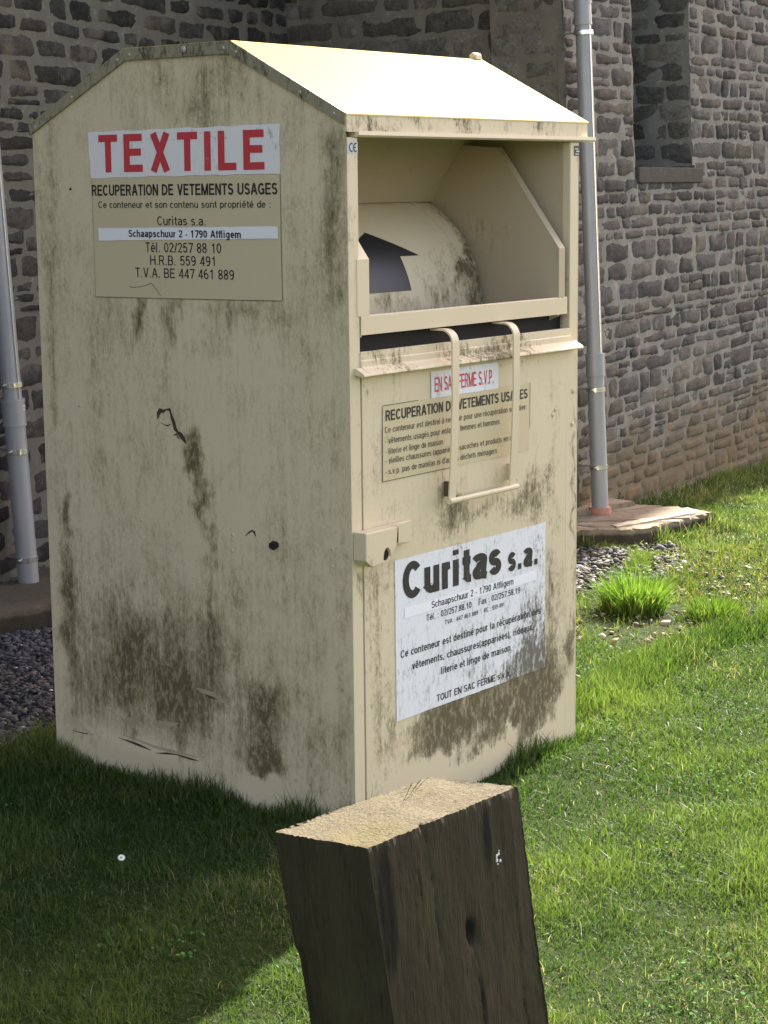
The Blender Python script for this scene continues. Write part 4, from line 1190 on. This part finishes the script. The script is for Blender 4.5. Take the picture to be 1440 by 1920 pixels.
for k, (y, z, s_) in enumerate([(1.069, 1.147, .012), (.739, 1.345, .008), (1.075, 1.80, .012), (.22, .11, .02), (.26, .16, .016)]):
    stroke(mb, [(y + s_ / 2, z), (y, z + .001), (y - s_ / 2, z)], [.002, s_ * .8, .002], 1 if k == 2 else 2, seed=20 + k)
mb.build("side_panel", [M['side'], M['crackdark'], M['wearlight'], M['wearlight2']], box, smooth=True)
mb = MB(); mb.prism([(0, -.02), (D, -.02), (D, H), (G2, HR), (G1, HR), (0, H)], W - .004, W - .001, 'x')
mb.build("side_panel", M['plain'], box)
mb = MB(); mb.box(.003, W - .005, D - .004, D - .001, -.02, H - .004); mb.build("back_panel", M['plain'], box)

# rivets of the side sheet
mb = MB()
for (y, z, r) in [(.443, .81, .0065), (.445, .763, .0065), (.818, .815, .0055), (.82, .763, .005), (.07, .807, .005), (.071, .758, .005), (.739, 1.345, .004), (1.069, 1.147, .006)]:
    MB().dome(sp(y, z, 0), (-1, 0, 0), r, r * .6).build("rivet", M['rivet'], box, smooth=True)
mb = MB(); c = sp(.275, .798, 0); mb.tube([c, (c[0] - .010, c[1], c[2]), (c[0] - .012, c[1], c[2]), (c[0] - .022, c[1], c[2])], [.010, .010, .014, .011], 6); mb.build("bolt_head", M['dark'], box)

# roof: bent sheet with overhang at the right, flange turned down over the gable
mb = MB()
prof = [(-.006, H - .002), (G1, HR + .004), (G2, HR + .004), (D + .01, H + .001)]
prof2 = [(p[0], p[1] - .004) for p in prof][::-1]
mb.prism(prof + prof2, -.006, RX1, 'x')
mb.build("roof", M['roof'], box)
fl = MB()
gp = [(-.001, H + .001), (G1, HR + .003), (G2, HR + .003), (D + .006, H + .001)]
for k in range(3):
    a, b = np.array(gp[k]), np.array(gp[k + 1]); d_ = (b - a) / np.linalg.norm(b - a); nn = np.array([d_[1], -d_[0]])
    if nn[1] > 0: nn = -nn
    ex = .034
    mid_a = a + nn * ex + (d_ * (0 if k == 0 else ex * .28)); mid_b = b + nn * ex - (d_ * (ex * .28 if k < 2 else 0))
    if k == 0: mid_a = np.array([-.001, H - .032])
    if k == 2: mid_b = np.array([D + .006, H - .030])
    x0, x1 = -.0085 - .0008 * (k == 1), -.0045
    v = [(x0, *a), (x0, *b), (x0, *mid_b), (x0, *mid_a), (x1, *a), (x1, *b), (x1, *mid_b), (x1, *mid_a)]
    fl.add(v, [(0, 1, 2, 3), (7, 6, 5, 4), (0, 4, 5, 1), (1, 5, 6, 2), (2, 6, 7, 3), (3, 7, 4, 0)], 0)
    ln = np.linalg.norm(b - a)
    for fpos in ([.07, .36, .93] if k == 0 else [.06, .50, .93] if k == 1 else [.07, .55, .95]):
        p = a + d_ * ln * fpos + nn * ex * .55
        big = 1.9 if (k == 1 and fpos == .5) else 1
        if big > 1: p = a + d_ * ln * .42 + nn * ex * .42
        fl.dome((x0, *p), (-1, 0, 0), .0055 * big, .003 * big, 1, 9)
fl.build("gable_flange", [M['trim'], M['screw']], box)
mb = MB(); mb.prism([(.395, HR + .003), (.42, HR + .003), (.425, HR + .018), (.412, HR + .026), (.398, HR + .020)], 1.152, 1.186, 'x'); mb.build("lifting_lug", M['rivet'], box, bevel=.003)

# fascia with rolled lip
mb = MB()
mb.prism([(-.004, H - .003), (-.004, 1.944), (.010, 1.944), (.010, H - .006)], -.003, RX1 - .004, 'x', 0)
mb.prism([(-.014, 1.9465), (-.016, 1.936), (-.010, 1.931), (.012, 1.931), (.012, 1.9435), (-.006, 1.9435)], .034, 1.224, 'x', 1)
mb.build("fascia", [M['fascia'], M['plain']], box)

# corner posts
mb = MB(); mb.box(0.0008, .0475, 0, .03, -.02, 1.930); mb.build("corner_post", M['front'], box, bevel=.0025)
mb = MB(); mb.box(1.100, W, 0, .03, 1.29, 1.930); mb.box(1.0825, W, .0005, .03, -.02, 1.2895); mb.build("corner_post", M['front'], box, bevel=.0025)

# door (set in with a dark joint at its left)
xs = np.linspace(.0525, 1.0815, 60); zz_ = np.linspace(-.02, 1.290, 70)
X, Z = np.meshgrid(xs, zz_, indexing='ij')
v = np.stack([X, -.001 - front_disp(X, Z), Z], -1).reshape(-1, 3); nz_ = len(zz_)
mb = MB(); mb.add(v, [(a * nz_ + b, (a + 1) * nz_ + b, (a + 1) * nz_ + b + 1, a * nz_ + b + 1) for a in range(59) for b in range(69)], 0)
mb.box(.0525, .0545, -.0009, .02, -.02, 1.29, 0)
mb.box(.0478, .0522, .010, .02, -.02, 1.29, 1)
door = mb.build("door", [M['front'], M['seam']], box, smooth=True)
mb = MB()
for (x, z, r) in [(1.122, 1.152, .0085), (1.015, 1.103, .0085), (1.001, 1.088, .0085), (1.118, 1.047, .0085)]:
    MB().dome((x, -.001 if x < 1.08 else 0, z), (0, -1, 0), r, r * .55, 0, 12).build("rivet", M['rivet'], box, smooth=True)

# sill below the hatch: upright strip, ledge, drip
mb = MB()
mb.prism([(-.003, 1.354), (-.003, 1.331), (-.006, 1.330), (-.006, 1.312), (-.034, 1.297), (-.036, 1.291), (-.030, 1.288), (-.004, 1.294), (.004, 1.2905), (.06, 1.2905), (.06, 1.345), (.010, 1.354)], .046, 1.099, 'x')
mb.prism([(-.0065, 1.3115), (-.0345, 1.2965), (-.0365, 1.2905), (-.0302, 1.2872), (-.0002, 1.2935), (-.0002, 1.3115)], .020, .0462, 'x')
mb.prism([(-.0065, 1.3115), (-.0345, 1.2965), (-.0365, 1.2905), (-.0302, 1.2872), (-.0002, 1.2935), (-.0002, 1.3115)], 1.0988, 1.128, 'x')
mb.build("sill", M['sill'], box, bevel=.0015)

# hatch: drum flap between two cheeks, front lip bar
CY, CZ, CR = .64, 1.415, .3625
drum = MB()
nn_ = 40
ang = [R_(-22 + 92 * k / nn_) for k in range(nn_ + 1)]
prof = [(CY - CR * math.cos(a), CZ + CR * math.sin(a)) for a in ang]
xsd = np.linspace(.058, 1.018, 24)
v = [(x, *p) for x in xsd for p in prof]; n = len(prof)
drum.add(v, [(a * n + b, (a + 1) * n + b, (a + 1) * n + b + 1, a * n + b + 1) for a in range(23) for b in range(n - 1)], 0)
hatch = drum.build("hatch_drum", M['drum'], box, smooth=True)
# raised seam on the drum near its right end
mb = MB(); mb.tube([(.935, CY - (CR + .001) * math.cos(a), CZ + (CR + .001) * math.sin(a)) for a in ang], .003, 6); mb.build("seam", M['drum'], hatch, smooth=True)
# arrow
def onc(x, th, off=.0014):
    a = R_(th); return (x, CY - (CR + off) * math.cos(a), CZ + (CR + off) * math.sin(a))
mb = MB()
def cpatch(xl, xr, t0, t1, nseg=14):
    """patch between left and right edge functions over theta t0..t1"""
    v = []
    for k in range(nseg + 1):
        th = t0 + (t1 - t0) * k / nseg; f = k / nseg
        v += [onc(xl(f), th), onc(xr(f), th)]
    mb.add(v, [(2 * k, 2 * k + 1, 2 * k + 3, 2 * k + 2) for k in range(nseg)], 0)
cpatch(lambda f: .443 + f * .006, lambda f: .652 - f * .008, 11.3, 28.6)
cpatch(lambda f: .350 + f * .19, lambda f: .741 - f * .201, 28.6, 43.0)
mb.build("arrow", M['arrow'], hatch, smooth=True)

cheek = [(.0, 1.395), (.0, 1.605), (.235, 1.916), (.40, 1.93), (.52, 1.77), (.66, 1.77), (.66, 1.30), (.24, 1.30)]
for xc, s_ in ((1.038, 1), (.052, -1)):
    mb = MB()
    mb.prism(cheek, xc - .002, xc + .002, 'x')
    # flange turned outwards along the front edges
    e = [(-.002, 1.452), (-.002, 1.605), (.233, 1.918)]
    xo = xc + s_ * (.030 if s_ > 0 else .020)
    x0, x1 = (xc - .003, xo) if s_ > 0 else (xo + .004, xc + .036)
    for (a, b) in zip(e[:-1], e[1:]):
        d_ = np.array(b) - np.array(a); d_ = d_ / np.linalg.norm(d_); nn = np.array([-d_[1], d_[0]]) * .004
        pr = [a, b, (b[0] - nn[0], b[1] - nn[1]), (a[0] - nn[0], a[1] - nn[1])]
        mb.prism(pr, x0, x1, 'x')
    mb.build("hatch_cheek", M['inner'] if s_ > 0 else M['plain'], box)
mb = MB()
mb.prism([(-.003, 1.400), (-.003, 1.450), (.002, 1.4535), (.016, 1.4525), (.016, 1.449), (.001, 1.4465), (.001, 1.400)], .050, 1.0815, 'x')
mb.build("hatch_lip", M['plain'], box)
# housing behind the hatch
mb = MB()
mb.strip([(.57, 1.76), (.49, 1.750), (.44, 1.832), (.335, 1.968), (.012, 1.968)], .0475, 1.101, 'x')
mb.box(1.1015, 1.104, .03, .62, 1.25, 1.99)
mb.box(.045, .0465, .03, .62, 1.25, 1.99)
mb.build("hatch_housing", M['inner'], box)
mb = MB(); mb.box(.048, 1.10, .062, .60, 1.27, 1.30); mb.box(.048, 1.10, .36, .37, 1.30, 1.42); mb.box(.0485, 1.0995, .035, .04, 1.3005, 1.436); mb.build("chute_floor_and_gap_shade", M['dark'], box)  # floor, plus a near-black plate painting the shade in the gap

# handle: two flat bars hung from the lip, joined at the foot
hd = MB()
def arm(x0, x1, zb, th=.005):
    pr = [(.020, 1.396), (-.020, 1.396)] + [(-.020 - .040 * math.sin(a), 1.356 + .040 * math.cos(a)) for a in [R_(q) for q in range(10, 91, 10)]] + [(-.060, 1.2), (-.052, zb + .1), (-.046, zb)]
    inn = []
    for k, p in enumerate(pr):
        a = np.array(pr[max(k - 1, 0)]); b = np.array(pr[min(k + 1, len(pr) - 1)]); d_ = (b - a) / np.linalg.norm(b - a)
        inn.append((p[0] + -d_[1] * -th * -1, p[1] + d_[0] * -th * -1) if False else (p[0] - d_[1] * th, p[1] + d_[0] * th))
    poly = pr + inn[::-1]
    n = len(pr)
    v = [(x0, *p) for p in pr] + [(x0, *p) for p in inn] + [(x1, *p) for p in pr] + [(x1, *p) for p in inn]
    f = []
    for k in range(n - 1):
        f += [(k, k + 1, n + k + 1, n + k), (2 * n + k + 1, 2 * n + k, 3 * n + k, 3 * n + k + 1), (k + 1, k, 2 * n + k, 2 * n + k + 1), (n + k, n + k + 1, 3 * n + k + 1, 3 * n + k)]
    f += [(0, n, 3 * n, 2 * n), (n - 1, 3 * n - 1, 4 * n - 1, 2 * n - 1)]
    hd.add(v, f, 0)
arm(.393, .425, .902); arm(.702, .734, .902)
hd.tube([(.392, -.047, .899), (.74, -.047, .899)], .0085, 10, 0)
hd.build("handle", M['plain'], box, smooth=True, angle=30)
mb = MB()
mb.box(.4255, .4385, -.020, -.002, .906, .950, 0); mb.box(.4265, .4345, -.046, -.0205, .907, .912, 0)
mb.build("handle_bracket", M['seam'], box)
mb = MB()
mb.box(.7475, .7505, -.024, -.002, .915, .965, 0); mb.box(.742, .7472, -.046, -.024, .915, .922, 0)
mb.build("handle_bracket", M['plain'], box)

# lock housing
mb = MB()
mb.prism([(.004, .862), (.004, .784), (.028, .764), (.082, .768)] + [(.098 - .016 * math.cos(a), .782 + .026 * math.sin(a)) for a in [R_(q) for q in range(0, 181, 20)]] + [(.118, .786), (.140, .806), (.148, .862)], -.048, -.002, 'y', 0)
mb.prism([(.1485, .862), (.1485, .806), (.236, .801), (.243, .806), (.246, .864)], -.022, -.002, 'y', 0)
mb.add([(.1485, -.048, .862), (.1485, -.048, .815), (.175, -.0225, .812), (.19, -.0225, .863)], [(0, 1, 2, 3)], 0)
mb.add([(.1485, -.048, .862), (.19, -.0225, .863), (.1485, -.022, .8625)], [(0, 1, 2)], 0)
mb.add([(.1485, -.048, .815), (.175, -.0225, .812), (.1485, -.022, .812)], [(0, 1, 2)], 0)
lock = mb.build("lock_housing", M['front'], box, bevel=.003)
mb = MB(); mb.tube([(.098, -.040, .787), (.098, -.012, .787)], .015, 14); mb.build("keyhole", M['dark'], lock, smooth=True)

# ---- stickers (each with its print in the same mesh)
def S3(off): return lambda h, z, lay=0.0: (-float(side_disp(np.array(1.235 - h), np.array(z))) - off - lay, 1.235 - h, z)     # running coordinate h counts from the rear edge
def F3(off): return lambda h, z, lay=0.0: (h, -.001 - float(front_disp(np.array(h), np.array(z))) - off - lay, z)
def quad(mb, place, corners, mat, nh=14, nz=8, jag=0.0, seed=0):
    """corners TL, TR, BR, BL in running coordinates"""
    g = random.Random(seed)
    tl, tr_, br, bl = [np.array(c, float) for c in corners]
    v = []
    for a in range(nh + 1):
        for b in range(nz + 1):
            f, e = a / nh, b / nz
            p = (tl * (1 - f) + tr_ * f) * (1 - e) + (bl * (1 - f) + br * f) * e
            if jag and (a in (0, nh) or b in (0, nz)): p = p + np.array([g.uniform(-jag, jag), g.uniform(-jag, jag)])
            v.append(place(p[0], p[1]))
    mb.add(v, [(a * (nz + 1) + b, (a + 1) * (nz + 1) + b, (a + 1) * (nz + 1) + b + 1, a * (nz + 1) + b + 1) for a in range(nh) for b in range(nz)], mat)
hy = lambda y: D - y
# TEXTILE board
mb = MB(); s1, s2, s3, s4 = S3(.0016), S3(.0026), S3(.0036), S3(.0046)
quad(mb, s1, [(hy(.990), 1.967), (hy(.233), 1.972), (hy(.234), 1.838), (hy(.984), 1.833)], 0, 24, 8, .0016, 3)
letter(mb, "TEXTILE", s2, hy(.945), hy(.285), 1.849, .109, 1, .19, .19)
mb.build("sticker", [M['white_side'], M['red_side']], box)["label"] = "white strip with red TEXTILE lettering"
# owner notice on the side
mb = MB()
quad(mb, s1, [(hy(.980), 1.8295), (hy(.232), 1.8345), (hy(.234), 1.489), (hy(.981), 1.480)], 0, 24, 12, .0008, 4)
letter(mb, "RECUPERATION DE VETEMENTS USAGES", s2, hy(.980), hy(.243), 1.781, .032, 1, .17, .07)
letter(mb, "Ce conteneur et son contenu sont propriété de :", s2, hy(.954), hy(.268), 1.745, .020, 1, .125, .08)
letter(mb, "Curitas s.a.", s2, hy(.708), hy(.514), 1.6955, .026, 1, .12, .09)
quad(mb, s3, [(hy(.957), 1.686), (hy(.245), 1.694), (hy(.245), 1.661), (hy(.956), 1.649)], 2, 20, 3, .0006, 5)
letter(mb, "Schaapschuur 2 - 1790 Affligem", s4, hy(.827), hy(.380), 1.661, .021, 1, .17, .07)
letter(mb, "Tél. 02/257 88 10", s2, hy(.760), hy(.458), 1.618, .028, 1, .12, .09)
letter(mb, "H.R.B. 559 491", s2, hy(.742), hy(.479), 1.581, .028, 1, .12, .09)
letter(mb, "T.V.A. BE 447 461 889", s2, hy(.805), hy(.412), 1.544, .028, 1, .12, .09)
def line2(mb, place, pts, w, mat):
    L, Rr = stroke_poly(pts, w); n = len(L)
    mb.add([place(*p) for p in L] + [place(*p) for p in Rr], [(k, k + 1, n + k + 1, n + k) for k in range(n - 1)], mat)
line2(mb, s2, [(hy(.835), 1.517), (hy(.82), 1.513), (hy(.787), 1.516), (hy(.765), 1.520), (hy(.74), 1.527), (hy(.722), 1.512), (hy(.702), 1.490)], .0016, 3)
line2(mb, s2, [(hy(.980), 1.4815), (hy(.60), 1.4855), (hy(.235), 1.4895)], .0016, 3)
line2(mb, s2, [(hy(.2335), 1.834), (hy(.2345), 1.65), (hy(.2345), 1.49)], .0016, 3)
line2(mb, s2, [(hy(.979), 1.829), (hy(.9795), 1.60), (hy(.980), 1.482)], .0008, 3)
mb.build("sticker", [M['label_side'], M['ink_side'], M['strip'], M['seam']], box)["label"] = "beige notice with black owner address lines"
# EN SAC FERME
mb = MB(); f1_, f2_, f3_, f4_ = F3(.0016), F3(.0026), F3(.0036), F3(.0046)
quad(mb, f2_, [(.364, 1.275), (.700, 1.278), (.700, 1.1985), (.363, 1.199)], 0, 14, 4, .0006, 6)
letter(mb, "EN SAC FERME S.V.P.", f3_, .379, .675, 1.216, .042, 1, .14, .06)
mb.build("sticker", [M['white_front'], M['red_front']], box)["label"] = "small white strip with red EN SAC FERME S.V.P. lettering"
# what to put in
mb = MB()
quad(mb, f1_, [(.142, 1.198), (.871, 1.202), (.867, .991), (.139, .985)], 0, 20, 8, .0008, 7)
letter(mb, "RECUPERATION DE VETEMENTS USAGES", f2_, .153, .857, 1.1545, .030, 1, .17, .07)
for txt, a, b, z, cp in [("Ce conteneur est destiné à recevoir pour une récupération sélective:", .150, .852, 1.121, .0175), ("- vêtements usagés pour enfants, femmes et hommes", .150, .706, 1.090, .0175), ("- literie et linge de maison", .152, .419, 1.060, .0175),
                         ("- vieilles chaussures (appariées), sacoches et produits en cuir", .151, .797, 1.0335, .0175), ("- s.v.p. pas de matelas ni d'autres déchets ménagers", .151, .692, 1.003, .0175)]:
    letter(mb, txt, f2_, a, b, z, cp, 2, .125, .08)
for q in ([(.1395, 1.1995), (.30, 1.2003), (.30, 1.1985), (.1395, 1.1977)], [(.1385, 1.195), (.1405, 1.195), (.1395, .985), (.1375, .985)], [(.870, 1.20), (.8725, 1.20), (.870, 1.06), (.868, 1.06)], [(.139, .986), (.45, .988), (.45, .986), (.139, .984)]):
    mb.add([f2_(*p) for p in q], [(0, 1, 2, 3)], 3)
mb.build("sticker", [M['label_front'], M['ink_front'], M['ink_faded'], M['seam']], box)["label"] = "faded beige notice listing accepted clothes in black print"
# Curitas board
mb = MB()
quad(mb, f1_, [(.192, .751), (.965, .752), (.962, .284), (.190, .280)], 0, 22, 14, .0009, 8)
letter(mb, "Curitas", f2_, .227, .723, .629, .109, 1, .21, .055)
letter(mb, "s.a.", f2_, .755, .926, .625, .083, 1, .21, .055)
quad(mb, f2_, [(.234, .607), (.909, .606), (.911, .575), (.233, .577)], 2, 18, 3, .0006, 9)
letter(mb, "Schaapschuur 2 - 1790 Affligem", f3_, .362, .784, .583, .021, 1, .125, .08)
letter(mb, "Tél. : 02/257.88.10", f2_, .338, .563, .549, .019, 1, .13, .08)
letter(mb, "Fax : 02/257.58.19", f2_, .600, .822, .5495, .019, 1, .13, .08)
letter(mb, "TVA : 447 461 889", f2_, .427, .597, .5215, .0135, 1, .13, .08)
letter(mb, "RC : 559 491", f2_, .629, .737, .5215, .0135, 1, .13, .08)
letter(mb, "Ce conteneur est destiné pour la récupération des", f2_, .212, .936, .463, .0225, 1, .145, .08)
letter(mb, "vêtements, chaussures(appariées), rideaux,", f2_, .265, .897, .4185, .0225, 1, .145, .08)
letter(mb, "literie et linge de maison", f2_, .405, .766, .3755, .0225, 1, .145, .08)
letter(mb, "TOUT EN SAC FERME s.v.p.", f2_, .383, .767, .297, .021, 1, .145, .08)
mb.build("sticker", [M['white_front'], M['ink_front'], M['strip_front']], box)["label"] = "large dirty white board with bold black Curitas s.a. lettering"
# CE mark and small black label on the posts
mb = MB(); pf = lambda h, z, lay=0.0: (h, -.0012 - lay, z)
quad(mb, pf, [(.002, 1.919), (.046, 1.919), (.046, 1.888), (.002, 1.888)], 0, 2, 2)
pf2 = lambda h, z, lay=0.0: (h, -.0022 - lay, z)
for cx in (.0195, .0365):
    L, Rr = stroke_poly(arc(cx, 1.9035, .0085, .0105, 62, 298, 12), .0030); n = len(L)
    mb.add([pf2(*p) for p in L] + [pf2(*p) for p in Rr], [(k, k + 1, n + k + 1, n + k) for k in range(n - 1)], 1)
mb.add([pf2(.029, 1.905), pf2(.037, 1.905), pf2(.037, 1.902), pf2(.029, 1.902)], [(0, 1, 2, 3)], 1)
mb.build("sticker", [M['blue'], M['dark']], box)["label"] = "tiny grey CE mark"
mb = MB()
quad(mb, pf, [(1.119, 1.919), (1.1485, 1.919), (1.1485, 1.888), (1.119, 1.888)], 0, 2, 2)
for (a, b, z, hh) in [(1.123, 1.141, 1.9105, .003), (1.130, 1.147, 1.9035, .004), (1.124, 1.145, 1.8945, .003)]:
    mb.add([pf2(a, z), pf2(b, z), pf2(b, z - hh), pf2(a, z - hh)], [(0, 1, 2, 3)], 1)
mb.build("sticker", [M['blacklabel'], M['pale']], box)["label"] = "tiny black label with pale lines"
